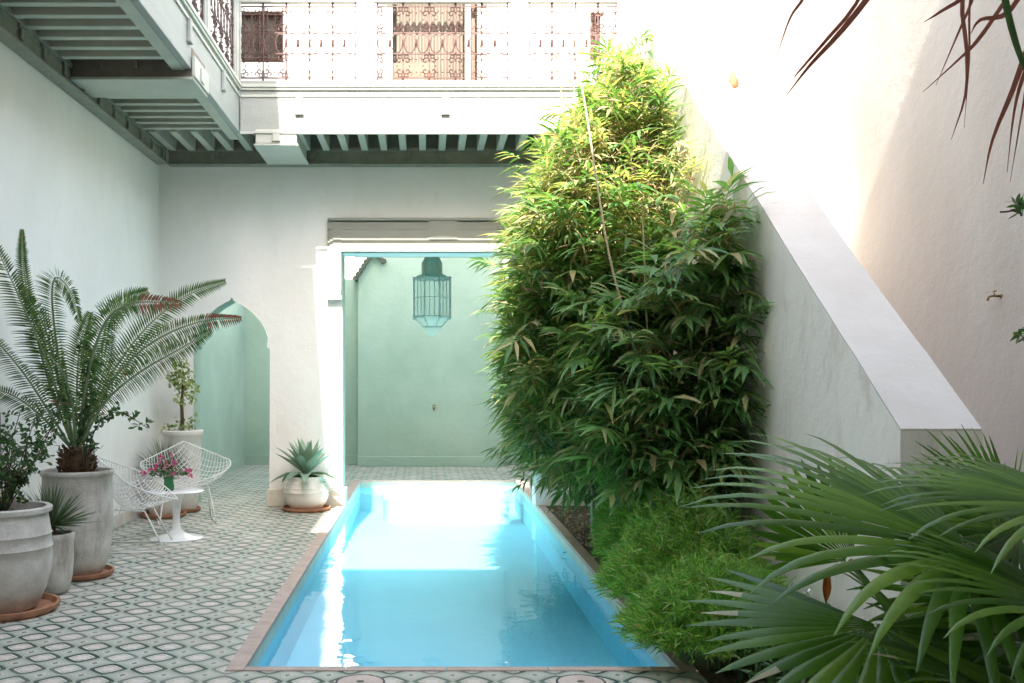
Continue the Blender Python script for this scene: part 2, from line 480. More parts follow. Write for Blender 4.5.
# skimmer lids at the near edge
LX = [(360, 683), (581, 683)]
for i, (x, lab) in enumerate(((-.305, 'round pink stone skimmer lid at the near pool edge, nearer the left planters'), (.735, 'round pink stone skimmer lid at the near pool edge, nearer the feathery grass'))):
    if i == 0:
        t0 = thing('skimmer_lid', lab, 'skimmer lid', (x, 4.665, 0), 0, 'round skimmer lids by the pool')
        q = MB().lathe([(.108, .001), (.118, .005), (.118, .009), (.108, .0095)], n=48, cap0=False); q.build('rim', 'blackring', t0, 40)
        q = MB().lathe([(.107, .002), (.107, .009), (.10, .011), (.02, .012), (.018, .003), (.0005, .003)], n=48, cap0=False); q.build('plate', 'stonecap', t0, 30)
        q = MB().lathe([(.017, .0035), (.017, .006), (.0005, .006)], n=16, cap0=False); q.build('hole_shade', 'dark', t0, 30)  # dark disc painted as the shade inside the finger hole
    else:
        r2 = t0.copy(); COL.objects.link(r2); r2.location = (x, 4.665, 0); r2['label'] = lab
        for ch in list(t0.children):
            c2 = ch.copy(); COL.objects.link(c2); c2.parent = r2

# ------------------------------------------------------------------ side walls
lw = thing('courtyard_wall', 'tall smooth white wall on the left behind the potted plants', 'wall', (XL-.2, 3, 0))
q = MB().box(XL-.35, XL, -4.2, YB, -.2, 8.4); wbuild(q, 'wall', 'white', lw)
q = MB().box(XL+.002, XL+.022, 2, YB-.03, .001, .12); bevel(wbuild(q, 'skirting', 'plinth', lw), .004)
rw = thing('courtyard_wall', 'tall pinkish white plaster wall on the right with a sunlit patch', 'wall', (XR+.2, 3, 0))
q = MB().box(XR, XR+.35, -4.2, 17, -.2, 6.1); wbuild(q, 'wall', 'pink', rw)

# building behind the viewpoint (its roof edge throws the big shadow)
hb = thing('upper_storey', 'white upper storey over the covered terrace behind the viewpoint', 'building', (0, -4, 0))
q = MB().box(XL+.002, XR-.002, -4.2, 1.56, 4.6, 8.0); q.box(XL+.002, XR-.002, -4.6, -4.2, 0, 8); wbuild(q, 'wall', 'white', hb)

# ------------------------------------------------------------------ back facade with arch and opening
fa = thing('house_facade', 'white back wall of the courtyard with pointed arch and wide opening', 'facade', (0, YB, 0))
arch = [(270, 505), (270, 349), (267.5, 346.5), (268, 338), (265.5, 330), (261, 322), (254, 314), (246, 307.5), (238, 302.5), (234, 300), (231.6, 296.5)]
ax = [((x-CX)/89.7, max(H-(y-CY)/89.7, 0)) for x, y in arch]
mid = ax[-1][0]
left = [(2*mid-a, b) for a, b in ax]
right = ax
OX0, OX1, OZ = -.925, 1.26, 2.82
poly = [(XL-.3, -.1), (left[0][0], -.1)]+left+list(reversed(right))[1:]+[(right[0][0], -.1)]
poly += [(OX0, -.1), (OX0, OZ), (OX1, OZ), (OX1, -.1), (XR-.003, -.1), (XR-.003, 4.2), (XL-.3, 4.2)]
q = MB().prism(poly, lambda a, b, t: (a, t, b), YB, YB+.34)
wl = wbuild(q, 'ground_floor_wall', 'white', fa); bevel(wl, .008, 2, 60)
# green reveal lining of the arch and of the opening
q = MB()
for ln in (left, right):
    for i in range(len(ln)-1):
        a, b = Vector((ln[i][0], 0, ln[i][1])), Vector((ln[i+1][0], 0, ln[i+1][1]))
        o1 = (mid-a.x)*.012, (mid-b.x)*.012
        q.add([(a.x+o1[0], YB+.03, a.z-.003), (b.x+o1[1], YB+.03, b.z-.003), (b.x+o1[1], YB+.345, b.z-.003), (a.x+o1[0], YB+.345, a.z-.003)], [(0, 1, 2, 3)])
ar = wbuild(q, 'arch_reveal', 'green', fa); ar['label'] = 'pointed arch reveal painted mint green'
q = MB(); q.box(OX0+.001, OX0+.006, YB+.05, YB+.345, 0, OZ-.002); q.box(OX1-.006, OX1-.001, YB+.05, YB+.345, 0, OZ-.002); q.box(OX0, OX1, YB+.12, YB+2.0, OZ+.19, OZ+.24)
wbuild(q, 'opening_reveal', 'green', fa)
# plinths
for i, (x0, x1) in enumerate(((XL+.03, left[0][0]+.01), (right[0][0]-.03, OX0+.035), (OX1-.035, OX1+.6))):
    q = MB().box(x0, x1, YB-.04, YB-.002, 0, .19)
    if i == 1: q.box(OX0+.004, OX0+.035, YB-.001, YB+.3, 0, .19)
    if i == 2: q.box(OX1-.035, OX1-.004, YB-.001, YB+.3, 0, .19)
    bevel(wbuild(q, 'plinth', 'plinth' if i < 2 else 'white', fa), .008)
# moulded surround of the opening
def rx(x): return (x-CX)/89.7
def rz(y): return H-(y-CY)/89.7
q, qR = MB(), MB()
steps = [(rx(328), rz(219), rz(299), .05), (rx(330.5), rz(223), rz(296), .065), (rx(333.5), rz(228), rz(294), .08), (rx(336), rz(231), rz(292.5), .068)]
x_in = OX0-.003
for (xo, zt, zb, th) in steps:
    xo2 = 2*.17-xo
    q.box(xo, x_in, YB-th, YB-.002-th*.02, zb, zt-.001); qR.box(OX1+.003, xo2, YB-th, YB-.002-th*.02, zb, zt-.001)
q.box(rx(327), x_in+.004, YB-.085, YB-.003, rz(300), rz(296.5)); qR.box(OX1, 2*.17-rx(327), YB-.085, YB-.003, rz(300), rz(296.5))
bevel(wbuild(q, 'surround_jamb', 'trim', fa), .004); bevel(wbuild(qR, 'surround_jamb', 'trim', fa), .004)
q = MB()
for (xo, zt, zb, th) in steps:
    q.box(x_in+.001, 2*.17-x_in-.001, YB-th+.001, YB-.003, OZ+.03, zt)
    q.box(xo, x_in+.001, YB-th-.004, YB-th, rz(247), zt)  # jamb tops overlaid with the shade tone, down to the shadow edge
for (za, zb, th) in ((rz(219), rz(221.5), .092), (rz(229.5), rz(230.5), .0835)):
    q.box(rx(328.5), 2*.17-rx(328.5), YB-th, YB-.004, zb, za)
# dropped key and mitre lines
kx = rx(443)
for dx in (0, .10):
    q.box(kx-.16+dx*.5, kx+.16-dx*.5, YB-.088-dx*.06, YB-.004, rz(241)+dx*.3, rz(222))
wbuild(q, 'surround_lintel', 'trimshade', fa)
q = MB().box(x_in+.001, 2*.17-x_in-.001, YB-.105, YB+.11, OZ+.005, OZ+.062)
bevel(wbuild(q, 'lintel_edge', 'frame', fa), .004)
# ceiling slab over the passage behind the opening
q = MB(); q.box(XL+.003, XR-.003, YB+.343, YB+1.95, 3.06, 3.35); wbuild(q, 'passage_ceiling', 'green', fa)

# upper floor wall with grilled windows and doorway
doors = (rx(387), rx(487), 4.33, 6.0)
wins = [(rx(236), rx(283), rz(62), rz(11)), (rx(590), rx(622), rz(61), rz(12))]
xs = [XL+.003, wins[0][0], wins[0][1], doors[0], doors[1], wins[1][0], wins[1][1], XR-.003]
q = MB(); t0_, t1_ = YB+.003, YB+.3
ZT = 6.5
for i in range(0, 8, 2): q.box(xs[i], xs[i+1], t0_, t1_, 4.2, ZT)
for (a, b, z0, z1) in wins: q.box(a, b, t0_, t1_, 4.2, z0); q.box(a, b, t0_, t1_, z1, ZT)
q.box(doors[0], doors[1], t0_, t1_, doors[3], ZT)
q.box(XL+.003, XR-.003, t1_, YB+1.95, 6.2, ZT)
q.box(XL+.003, XR-.003, YB+1.85, YB+1.95, 3.35, 6.2)
wbuild(q, 'upper_wall', 'white', fa)

# ------------------------------------------------------------------ wrought iron grille
def spiral(c, r, a0, turns, sgn, n=12):
    pts = []
    for i in range(n+1):
        t = i/n; rr = r*(1-.78*t); a = a0+sgn*turns*2*math.pi*t
        pts.append((c[0]+rr*math.cos(a), c[1]+rr*math.sin(a)))
    return pts
def scroll_cell(mb, fn, x0, x1, z0, z1, r=.0058):
    """four C scrolls, back to back, as in the courtyard ironwork"""
    cx, cz, w, h = (x0+x1)/2, (z0+z1)/2, (x1-x0)/2, (z1-z0)/2
    for sx in (-1, 1):
        for sz in (-1, 1):
            rr = min(w, h)*.27
            c1 = (cx+sx*w*.42, cz+sz*h*.70); c2 = (cx+sx*w*.70, cz+sz*h*.42)
            a = []
            s1 = spiral(c1, rr, math.atan2(sz, sx)+0, .85, -sx*sz)
            s2 = spiral(c2, rr, math.atan2(sz, sx)+0, .85, sx*sz)
            m = (cx+sx*w*.90, cz+sz*h*.90)
            path = list(reversed(s1))+[m]+s2
            mb.tube([fn(*p) for p in path], r, 4, caps=False)
    for (a, b) in ((cx-w*.52, cz), (cx+w*.52, cz), (cx, cz-h*.52), (cx, cz+h*.52)):
        mb.add([tuple(Vector(fn(a, b))+Vector(v)*.010) for v in ((1, 0, 0), (-1, 0, 0), (0, 1, 0), (0, -1, 0), (0, 0, 1), (0, 0, -1))],
               [(0, 2, 4), (2, 1, 4), (1, 3, 4), (3, 0, 4), (2, 0, 5), (1, 2, 5), (3, 1, 5), (0, 3, 5)])
def oval_cell(mb, fn, x0, x1, z0, z1, r=.0058):
    for k in range(2):
        a0 = x0+(x1-x0)*k/2; a1 = x0+(x1-x0)*(k+1)/2; cx = (a0+a1)/2; w = (a1-a0)/2; cz = (z0+z1)/2; h = (z1-z0)/2
        pts = [fn(cx+w*.86*math.cos(t*math.pi/8), cz+h*.93*math.sin(t*math.pi/8)) for t in range(17)]
        mb.tube(pts, r, 4, caps=False)
        b0, b1 = Vector(fn(a0, cz-h*.4)), Vector(fn(a0, cz+h*.4))
        mb.tube([b0, (b0+b1)/2, b1], [.006, .011, .006], 5)
def grille(mb, fn, x0, x1, z0, z1, n):
    cw = (x1-x0)/n
    rows = [(z0+.035, z0+.035+(z1-z0)*.31), (0, 0), (z1-.03-(z1-z0)*.34, z1-.03)]
    rows[1] = (rows[0][1], rows[2][0])
    for i in range(n+1):
        x = x0+i*cw
        mb.tube([fn(x, z0), fn(x, z1)], .008, 4)
        for zz in (rows[0][0], rows[0][1], rows[1][1], rows[2][1], z0+.01, z1-.01, sum(rows[0])/2+.06, sum(rows[0])/2-.06, sum(rows[2])/2+.07, sum(rows[2])/2-.07):
            mb.tube([fn(x, zz-.012), fn(x, zz+.012)], .0115, 5)
    for zz in (rows[0][0], rows[0][1], rows[1][1], rows[2][1]):
        mb.tube([fn(x0, zz), fn(x1, zz)], .008, 4)
    for i in range(n):
        a, b = x0+i*cw, x0+(i+1)*cw
        scroll_cell(mb, fn, a, b, *rows[0]); scroll_cell(mb, fn, a, b, *rows[2]); oval_cell(mb, fn, a, b, *rows[1])

for i, (a, b, z0, z1) in enumerate(wins):
    q = MB(); t = .035
    q.box(a, a+t, YB+.04, YB+.10, z0, z1); q.box(b-t, b, YB+.04, YB+.10, z0, z1); q.box(a+t, b-t, YB+.04, YB+.10, z0, z0+t); q.box(a+t, b-t, YB+.04, YB+.10, z1-t, z1)
    q.box((a+b)/2-.015, (a+b)/2+.015, YB+.05, YB+.09, z0+t, z1-t)
    wf = wbuild(q, 'window', 'brown', fa)
    q = MB().box(a+t, b-t, YB+.095, YB+.099, z0+t, z1-t); wbuild(q, 'pane', 'beige' if i == 0 else 'brown', wf)
    q = MB(); grille(q, lambda x, z: (x, YB+.015, z), a+.01, b-.01, z0+.005, z1-.005, 2)
    for k in range(1, 6): q.tube([(a+(b-a)*k/6, YB+.015, z0), (a+(b-a)*k/6, YB+.015, z1)], .007, 4)
    wbuild(q, 'window_grille', 'iron', wf)
# doorway with folding doors and beige curtain
q = MB(); a, b, z0, z1 = doors
q.box(a, a+.06, YB+.02, YB+.12, z0, z1); q.box(b-.06, b, YB+.02, YB+.12, z0, z1); q.box(a-.0, b+.0, YB+.015, YB+.125, z1-.08, z1-.001)
dw = wbuild(q, 'doorway', 'trim', fa)
q = MB()
n = 60
for i in range(n):
    x0 = a+.1+(b-a-.36)*i/n; x1 = a+.1+(b-a-.36)*(i+1)/n
    y0, y1 = YB+.22+.02*math.sin(i*1.1), YB+.22+.02*math.sin((i+1)*1.1)
    q.add([(x0, y0, z0), (x1, y1, z0), (x1, y1, z1), (x0, y0, z1)], [(0, 1, 2, 3)])
wbuild(q, 'curtain', 'beige', dw)
q = MB().box(b-.25, b-.19, YB-.2, YB+.14, z0, z1-.02); q.box(b-.11, b-.06, YB-.02, YB+.3, z0, z1); wbuild(q, 'door_leaf', ['frame'], dw)
q = MB().box(b-.185, b-.13, YB+.1, YB+.16, z0, z1); wbuild(q, 'door_edge', 'brown', dw)
q = MB(); zz = rz(63); q.box(rx(392), rx(434), YB+.12, YB+.16, 4.40, 4.98); qq = wbuild(q, 'low_door_panel', 'brown', dw)
q = MB().box(rx(404), rx(424), YB+.112, YB+.118, 4.5, 4.8); wbuild(q, 'glass_light', 'beige', qq)
q = MB(); q.box(a-.25, b+.15, YB-.06, YB+.002, 5.64, 5.69); wbuild(q, 'door_hood', 'brown', dw)

# ------------------------------------------------------------------ back balcony
bb = thing('balcony', 'pale painted balcony with iron railing panels across the back of the courtyard', 'balcony', (0, YB, ZJ))
FX0, FX1 = -1.935, XR-.02
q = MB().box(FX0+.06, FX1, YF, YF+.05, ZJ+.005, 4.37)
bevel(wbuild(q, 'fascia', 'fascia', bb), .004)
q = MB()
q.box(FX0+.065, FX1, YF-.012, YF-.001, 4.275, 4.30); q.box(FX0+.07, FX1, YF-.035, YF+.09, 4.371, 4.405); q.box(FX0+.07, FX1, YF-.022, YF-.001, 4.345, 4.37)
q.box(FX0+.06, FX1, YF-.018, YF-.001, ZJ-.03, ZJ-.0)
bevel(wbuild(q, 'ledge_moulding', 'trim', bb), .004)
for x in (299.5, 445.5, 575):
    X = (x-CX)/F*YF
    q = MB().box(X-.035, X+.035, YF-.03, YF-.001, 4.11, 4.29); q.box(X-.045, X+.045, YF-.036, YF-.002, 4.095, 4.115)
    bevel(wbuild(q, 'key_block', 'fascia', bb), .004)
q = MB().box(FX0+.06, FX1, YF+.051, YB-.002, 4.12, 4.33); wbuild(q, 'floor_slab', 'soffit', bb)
x = XL+.14; k = 0
while x < 2.9:
    if True:
        q = MB().box(x, x+.075, YF+.053 if x > FX0 else YF+.053, YB-.1, ZJ+.006, 4.118)
        bevel(wbuild(q, 'joist', 'joist', bb), .006)
    x += .212
# frieze on the wall under the joists
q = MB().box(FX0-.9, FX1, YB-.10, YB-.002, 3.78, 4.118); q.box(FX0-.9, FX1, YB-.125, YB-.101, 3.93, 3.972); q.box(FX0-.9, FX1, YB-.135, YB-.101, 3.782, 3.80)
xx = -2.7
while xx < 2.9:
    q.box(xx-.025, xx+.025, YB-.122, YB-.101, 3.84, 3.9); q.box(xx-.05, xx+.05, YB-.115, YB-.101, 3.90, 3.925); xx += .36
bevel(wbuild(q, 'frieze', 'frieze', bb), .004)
# big bracket beam end
q = MB().box(-1.715, -1.30, YF-.03, YB-.14, 3.80, 3.945)
q.box(-1.735, -1.28, YF-.045, YB-.14, 3.775, 3.798); br = bevel(wbuild(q, 'bracket_beam', 'trim', bb), .01, 2)
q = MB().box(-1.735, -1.28, YF-.046, YF-.031, 3.90, 3.925); q.box(-1.54, -1.47, YF-.05, YF-.031, 3.83, 3.90); q.box(-1.55, -1.46, YF-.054, YF-.032, 3.822, 3.832)
bevel(wbuild(q, 'carving', 'trim', br), .004)
# railing: posts, rails, grilles
def xf(x): return (x-CX)/F*(YF+.03)
RZ0, RZ1 = 4.41, 5.27
posts = [(-1.925, -1.87), (xf(357), xf(374)), (xf(511), xf(527)), (xf(623), xf(632))]
panels = [(xf(240), xf(356)), (xf(377), xf(508)), (xf(529), xf(621))]
for (a, b) in posts:
    q = MB().box(a+.02, b-.02, YF-.01, YF+.07, RZ0, 6.9); q.box(a, b, YF+.0, YF+.06, RZ0, 5.38)
    bevel(wbuild(q, 'post', 'frame', bb), .006)
for (a, b) in panels:
    q = MB(); t = .03
    q.box(a-.03, b+.03, YF+.0, YF+.06, RZ0-.004, RZ0+.045-.01); q.box(a-.03, b+.03, YF-.005, YF+.065, RZ1-.03, RZ1+.04)
    q.box(a-.03, a, YF+.005, YF+.055, RZ0+.035, RZ1-.03); q.box(b, b+.03, YF+.005, YF+.055, RZ0+.035, RZ1-.03)
    q.box(a-.03, b+.03, YF+.0, YF+.06, RZ1+.06, RZ1+.10)
    pf = bevel(wbuild(q, 'railing_panel', 'frame', bb), .005)
    n = max(3, round((b-a)/.262))
    q = MB(); grille(q, lambda x, z: (x, YF+.03, z), a, b, RZ0+.036, RZ1-.031, n)
    wbuild(q, 'iron_grille', 'iron', pf)
for x in (309, 567):
    X = (x-CX)/F*(YF+.15)
    q = MB().box(X-.055, X+.055, YF+.11, YF+.19, 4.406, 4.466)
    bevel(tag(q.build('clay_brick', 'brick'), 'small red clay brick on the balcony edge near the '+('left end' if x < 400 else 'bamboo'), 'brick', 'clay bricks on the balcony edge'), .004)

# ------------------------------------------------------------------ left balcony
lb = thing('balcony', 'pale painted balcony on green joists running along the left wall', 'balcony', (XL, 6, ZJ))
LBX = -1.94; LY0 = 1.6
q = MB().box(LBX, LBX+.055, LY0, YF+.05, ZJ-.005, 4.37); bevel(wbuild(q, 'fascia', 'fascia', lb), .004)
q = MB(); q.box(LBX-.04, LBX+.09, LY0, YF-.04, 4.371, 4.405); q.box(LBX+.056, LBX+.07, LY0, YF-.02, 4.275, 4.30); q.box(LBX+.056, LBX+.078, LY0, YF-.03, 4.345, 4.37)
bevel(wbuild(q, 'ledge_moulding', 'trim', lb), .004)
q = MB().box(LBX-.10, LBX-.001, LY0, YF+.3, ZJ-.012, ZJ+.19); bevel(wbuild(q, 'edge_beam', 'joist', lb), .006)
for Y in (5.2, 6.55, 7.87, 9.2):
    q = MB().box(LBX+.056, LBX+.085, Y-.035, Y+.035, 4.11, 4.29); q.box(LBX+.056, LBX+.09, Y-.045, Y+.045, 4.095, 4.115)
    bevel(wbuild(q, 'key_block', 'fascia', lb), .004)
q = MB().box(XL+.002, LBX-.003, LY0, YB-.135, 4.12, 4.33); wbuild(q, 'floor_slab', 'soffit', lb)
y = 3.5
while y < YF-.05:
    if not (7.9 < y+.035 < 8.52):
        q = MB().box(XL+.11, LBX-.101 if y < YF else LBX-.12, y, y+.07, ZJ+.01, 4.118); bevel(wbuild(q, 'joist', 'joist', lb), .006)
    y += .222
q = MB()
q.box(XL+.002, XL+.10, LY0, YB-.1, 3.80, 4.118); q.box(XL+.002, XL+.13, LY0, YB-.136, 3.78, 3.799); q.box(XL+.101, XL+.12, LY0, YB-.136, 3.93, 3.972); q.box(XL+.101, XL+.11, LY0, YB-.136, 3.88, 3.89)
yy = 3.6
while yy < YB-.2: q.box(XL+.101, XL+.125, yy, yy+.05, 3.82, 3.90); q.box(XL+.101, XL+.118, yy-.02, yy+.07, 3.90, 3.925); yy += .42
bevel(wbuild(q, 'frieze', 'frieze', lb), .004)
q = MB(); q.box(XL+.102, LBX+.062, 7.99, 8.46, 3.86, 4.1); beam = bevel(wbuild(q, 'cross_beam', 'beamside', lb), .006)
q = MB().box(XL+.102, LBX+.075, 7.965, 8.49, 3.835, 3.859); bevel(wbuild(q, 'beam_soffit', 'joist', beam), .004)
q = MB(); q.box(XL+.13, LBX-.1, 7.972, 7.989, 4.03, 4.06); q.box(XL+.13, LBX-.1, 7.978, 7.989, 4.00, 4.012)
for x in (-2.62, -2.33, -2.08): q.box(x-.02, x+.02, 7.966, 7.989, 3.93, 3.99); q.box(x-.035, x+.035, 7.972, 7.989, 3.99, 4.0)
wbuild(q, 'carving', 'beamside', beam)
q = MB(); q.box(LBX+.063, LBX+.09, 7.97, 8.48, 3.862, ZJ+.1); q.box(LBX+.091, LBX+.10, 8.16, 8.28, 3.88, ZJ+.06); bevel(wbuild(q, 'end_plate', 'trim', beam), .006)
lposts = [(YF-.16, YF-.0), (8.55, 8.70), (7.2, 7.35), (5.85, 6.0), (4.5, 4.65)]
for (a, b) in lposts:
    q = MB().box(LBX-.01, LBX+.06, a+.02, b-.02, RZ0, 7.8); q.box(LBX, LBX+.052, a, b, RZ0, 5.38); bevel(wbuild(q, 'post', 'frame', lb), .006)
for i in range(4):
    a, b = lposts[i+1][1]+.03, lposts[i][0]-.03
    q = MB(); q.box(LBX, LBX+.052, a-.028, b+.028, RZ0-.004, RZ0+.035); q.box(LBX-.005, LBX+.06, a-.028, b+.028, RZ1-.03, RZ1+.04)
    q.box(LBX+.004, LBX+.05, a-.028, a, RZ0+.036, RZ1-.031); q.box(LBX+.004, LBX+.05, b, b+.028, RZ0+.036, RZ1-.031)
    pf = bevel(wbuild(q, 'railing_panel', 'frame', lb), .005)
    q = MB(); grille(q, lambda x, z: (LBX+.027, x, z), a, b, RZ0+.036, RZ1-.031, 4); wbuild(q, 'iron_grille', 'iron', pf)
# roof eave above the left gallery
ev = thing('roof_eave', 'roof eave high above the left balcony', 'eave', (XL, 5, 7.9))
q = MB(); q.box(XL+.002, -1.745, 5.95, YB+.3, 7.95, 8.05); q.box(XL+.002, -1.60, 1.57, 5.948, 7.95, 8.05)  # outline stepped to set the shadow edges on fascia and pillar
wbuild(q, 'roof_slab', 'trim', ev)

# ------------------------------------------------------------------ garden walls behind the opening
gw = thing('garden_wall', 'mint green wall with projecting panel behind the pool', 'wall', (0, 16, 0))
q = MB().box(XL+.001, XR, 16.2, 16.45, 0, 3.04); wbuild(q, 'wall', 'green', gw)
q = MB()
px0, px1 = -1.075, 1.255
top = [(px0, 0), (px0, 3.02), (px0+.26, 3.42), (px0+.42, 3.28), (px0+.42, 4.3), (px1, 4.3), (px1, 0)]
q.prism(top, lambda a, b, t: (a, t, b), 15.9, 16.198); wbuild(q, 'panel', 'green', gw)
q = MB(); q.box(px0-.01, px1+.01, 15.86, 15.898, 0, .16); q.box(XL, px0-.012, 16.16, 16.198, 0, .16); q.box(px1+.012, XR, 16.16, 16.198, 0, .16)
bevel(wbuild(q, 'skirting', 'green', gw), .006)
q = MB()
def capline(p0, p1, n):
    for i in range(n):
        t = (i+.5)/n; a = px0+p0[0]+(p1[0]-p0[0])*t; z = p0[1]+(p1[1]-p0[1])*t
        q.tube([(a, 15.80, z), (a, 16.25, z+.02)], .045, 7)
capline((-.06, 2.98), (.24, 3.44), 7); capline((.24, 3.44), (.44, 3.27), 4)
wbuild(q, 'tile_coping', 'rooftile', gw)
sw = thing('garden_wall', 'mint green side wall in the passage seen through the pointed arch', 'wall', (XL, 14, 0))
q = MB().box(XL-.3, XL, YB+.343, 16.46, 0, 6.0); q.box(XL+.002, XL+.02, YB+.36, 16.15, 0, .14); wbuild(q, 'wall', 'green', sw)  # upper part added only to block sun slipping past the facade
nb = thing('sky_gap_backdrop', 'bright white house wall added in place of bright sky beyond the green garden wall', 'backdrop', (0, 18.5, 0))
q = MB().box(-6, 6, 18.5, 18.8, 0, 6.5); wbuild(q, 'wall', 'white', nb)  # white wall added to fill the gap where bright sky shows

# wall tap on the green panel
def tap(X, Y, Z, mats, lab, side):
    t = thing('wall_tap', lab, 'tap', (X, Y, Z), side, 'wall taps'); t.scale = (.5,)*3 if side else (.85,)*3
    q = MB().tube([(0, 0, 0), (0, -.10, 0), (0, -.13, -.01), (0, -.14, -.05)], [.013, .013, .014, .012], 8); q.build('spout', mats, t, True)
    q = MB().tube([(0, -.07, .0), (0, -.07, .05)], .007, 6); q.tube([(-.035, -.07, .05), (.035, -.07, .05)], .008, 6); q.build('handle', mats, t, True)
    q = MB().lathe([(.028, 0), (.028, .006), (.012, .008)], n=16, cap1=True); q.v = [(a, -c, b) for a, b, c in q.v]; q.build('wall_plate', mats, t, True)
tap((434-CX)/F*15.85, 15.898, H-(408-CY)/F*15.9, 'brass', 'small dark brass tap on the mint green panel behind the pool', 0)
dt = F*XR/(1001-CX)
tap(XR, dt, H-(296-CY)/F*dt, 'brass', 'small metal tap on the right pinkish wall', R(-90))
d2 = F*XR/(738-CX)
q = MB().lathe([(.03, 0), (.05, .02), (.035, .10), (.012, .16)], n=12, cap1=True)
o = tag(q.build('wall_hook', 'rust', smooth=True), 'small rusty fixture high on the sunlit right wall', 'hook'); o.location = (XR-.05, d2, H-(80-CY)/F*d2-.08); 

# ------------------------------------------------------------------ stair with sloping parapet
sr = thing('staircase', 'grey white plaster staircase with thick sloping parapet along the right wall', 'staircase', (2.3, 4, 0))
PP, QQ = 1.95, 2.285
y0 = 4.06; z0 = 1.222; sl = .715; y1 = 9.9; 
random.seed(44)
js = [(y0+(y1-y0)*i/40, z0+(y1-y0)*i/40*sl+(random.uniform(-.0045, .0045) if 0 < i < 40 else 0)) for i in range(41)]
poly = [(y0, -.1)]+js+[(YB-.003, z0+(y1-y0)*sl+.02), (YB-.003, -.1)]
q = MB().prism(poly, lambda a, b, t: (t, a, b), PP, QQ)
# subtle unevenness of the hand-finished top; thin layer added, colour darkened to offset skylight
o = wbuild(q, 'parapet', 'stairwall', sr)
q = MB().prism([(a, b+.001) for a, b in js]+[(a, b+.012) for a, b in reversed(js)], lambda a, b, t: (t, a, b), PP+.0005, QQ-.0005)
wbuild(q, 'parapet_top_layer', 'parapet_top', sr)
q = MB()
n = 24; rise = (4.33-.1)/n; run = (YB-1.0-4.3)/n
for i in range(n):
    ya = 4.3+i*run; q.box(QQ+.002, XR-.002, ya, YB-.005 if i == n-1 else ya+run+.0, -.05 if i < 3 else i*rise-.4, (i+1)*rise)
wbuild(q, 'step', 'white', sr)

# ------------------------------------------------------------------ hanging lantern
ld = 12.4; lc = (432-CX)/F*ld
la = thing('hanging_lantern', 'pale teal Moroccan glass lantern hanging over the pool', 'lantern', (lc, ld, 2.0))
def lz(y): return H-(y-CY)/F*ld
q = MB(); r = .245
zt, zb, zz = lz(279), lz(317), lz(327)
n = 8
ring = lambda rr, z: [(rr*math.cos(2*math.pi*(i+.5)/n)+lc, rr*math.sin(2*math.pi*(i+.5)/n)+ld, z) for i in range(n)]
A, B, C_ = ring(r, zt), ring(r, zb), ring(r*.5, zz)
mz = (zt+zb)/2
for i in range(n):
    j = (i+1) % n
    q.tube([A[i], B[i]], .011, 5); q.tube([A[i], A[j]], .010, 4); q.tube([B[i], B[j]], .010, 4); q.tube([B[i], C_[i]], .008, 4); q.tube([C_[i], C_[j]], .008, 4)
    m1 = tuple(sub(Vector(A[i]), Vector(B[i]), .5)); m2 = tuple(sub(Vector(A[j]), Vector(B[j]), .5)); q.tube([m1, m2], .005, 4)
    for t in (1/3, 2/3): q.tube([sub(Vector(A[i]), Vector(A[j]), t), sub(Vector(B[i]), Vector(B[j]), t)], .0045, 4)
    q.ball(Vector(B[i])+Vector((0, 0, -.015)), .018, 6, 4); q.ball(Vector(A[i])+Vector((0, 0, .01)), .016, 6, 4)
wbuild(q, 'cage', 'lantern', la)
q = MB()
for i in range(n):
    j = (i+1) % n
    f_ = .985
    g = lambda p: (lc+(p[0]-lc)*f_, ld+(p[1]-ld)*f_, p[2])
    q.add([g(A[i]), g(A[j]), g(B[j]), g(B[i])], [(0, 1, 2, 3)]); q.add([g(B[i]), g(B[j]), g(C_[j]), g(C_[i])], [(0, 1, 2, 3)])
wbuild(q, 'glass_pane', 'pane', la)
q = MB().lathe([(r*.98, zt+.012), (r*.72, zt+.045), (r*.56, zt+.06), (r*.54, zt+.20), (r*.36, zt+.27), (r*.12, zt+.32), (.01, zt+.36)], (lc, ld, 0), 16, cap0=False)
wbuild(q, 'dome', 'lantern', la, 40)
q = MB().lathe([(r*.5, zz), (r*.42, zz-.05), (r*.2, zz-.1), (.01, zz-.12)], (lc, ld, 0), 16, cap0=False)
wbuild(q, 'glass_drop', 'pane', la, True)
q = MB().tube([(lc, ld, zt+.35), (lc, ld, 3.062)], .01, 6); wbuild(q, 'chain', 'lantern', la)

# ------------------------------------------------------------------ pots
def pot(name, lab, c, prof, mat, rim_r, soil_z, grp='large clay planters'):
    t = thing(name, lab, 'pot', c, 0, grp)
    q = MB().lathe(prof, n=56); q.build('body', mat, t, 50)
    q = MB().lathe([(.001, soil_z+.01), (rim_r*.5, soil_z+.02), (rim_r*.99, soil_z)], n=32, cap0=False); q.build('soil', 'soil', t, True)
    return t
def saucer(lab, c, r, h=.045):
    q = MB().lathe([(r*.82, 0), (r*.93, .004), (r, h*.6), (r*1.01, h), (r*.95, h), (r*.90, h*.35), (r*.3, h*.28), (.001, h*.28)], n=56)
    o = q.build('plant_saucer', 'terracotta', smooth=50); o.location = c
    return tag(o, lab, 'saucer', 'terracotta saucers under the planters')
# A: banded pot, front left
cA = (-2.60, 6.10, 0)
saucer('terracotta saucer under the banded pot at the left edge', cA, .33, .05)
pot('clay_pot', 'wide banded whitewashed clay pot at the left edge', (cA[0], cA[1], .016),
    [(.17, 0), (.205, .02), (.25, .12), (.282, .24), (.290, .32), (.286, .378), (.292, .385), (.286, .392), (.281, .458), (.287, .465), (.280, .472), (.268, .55), (.262, .59), (.285, .60), (.288, .625), (.272, .635), (.25, .63), (.24, .58), (.235, .55)], 'clay', .236, .57)
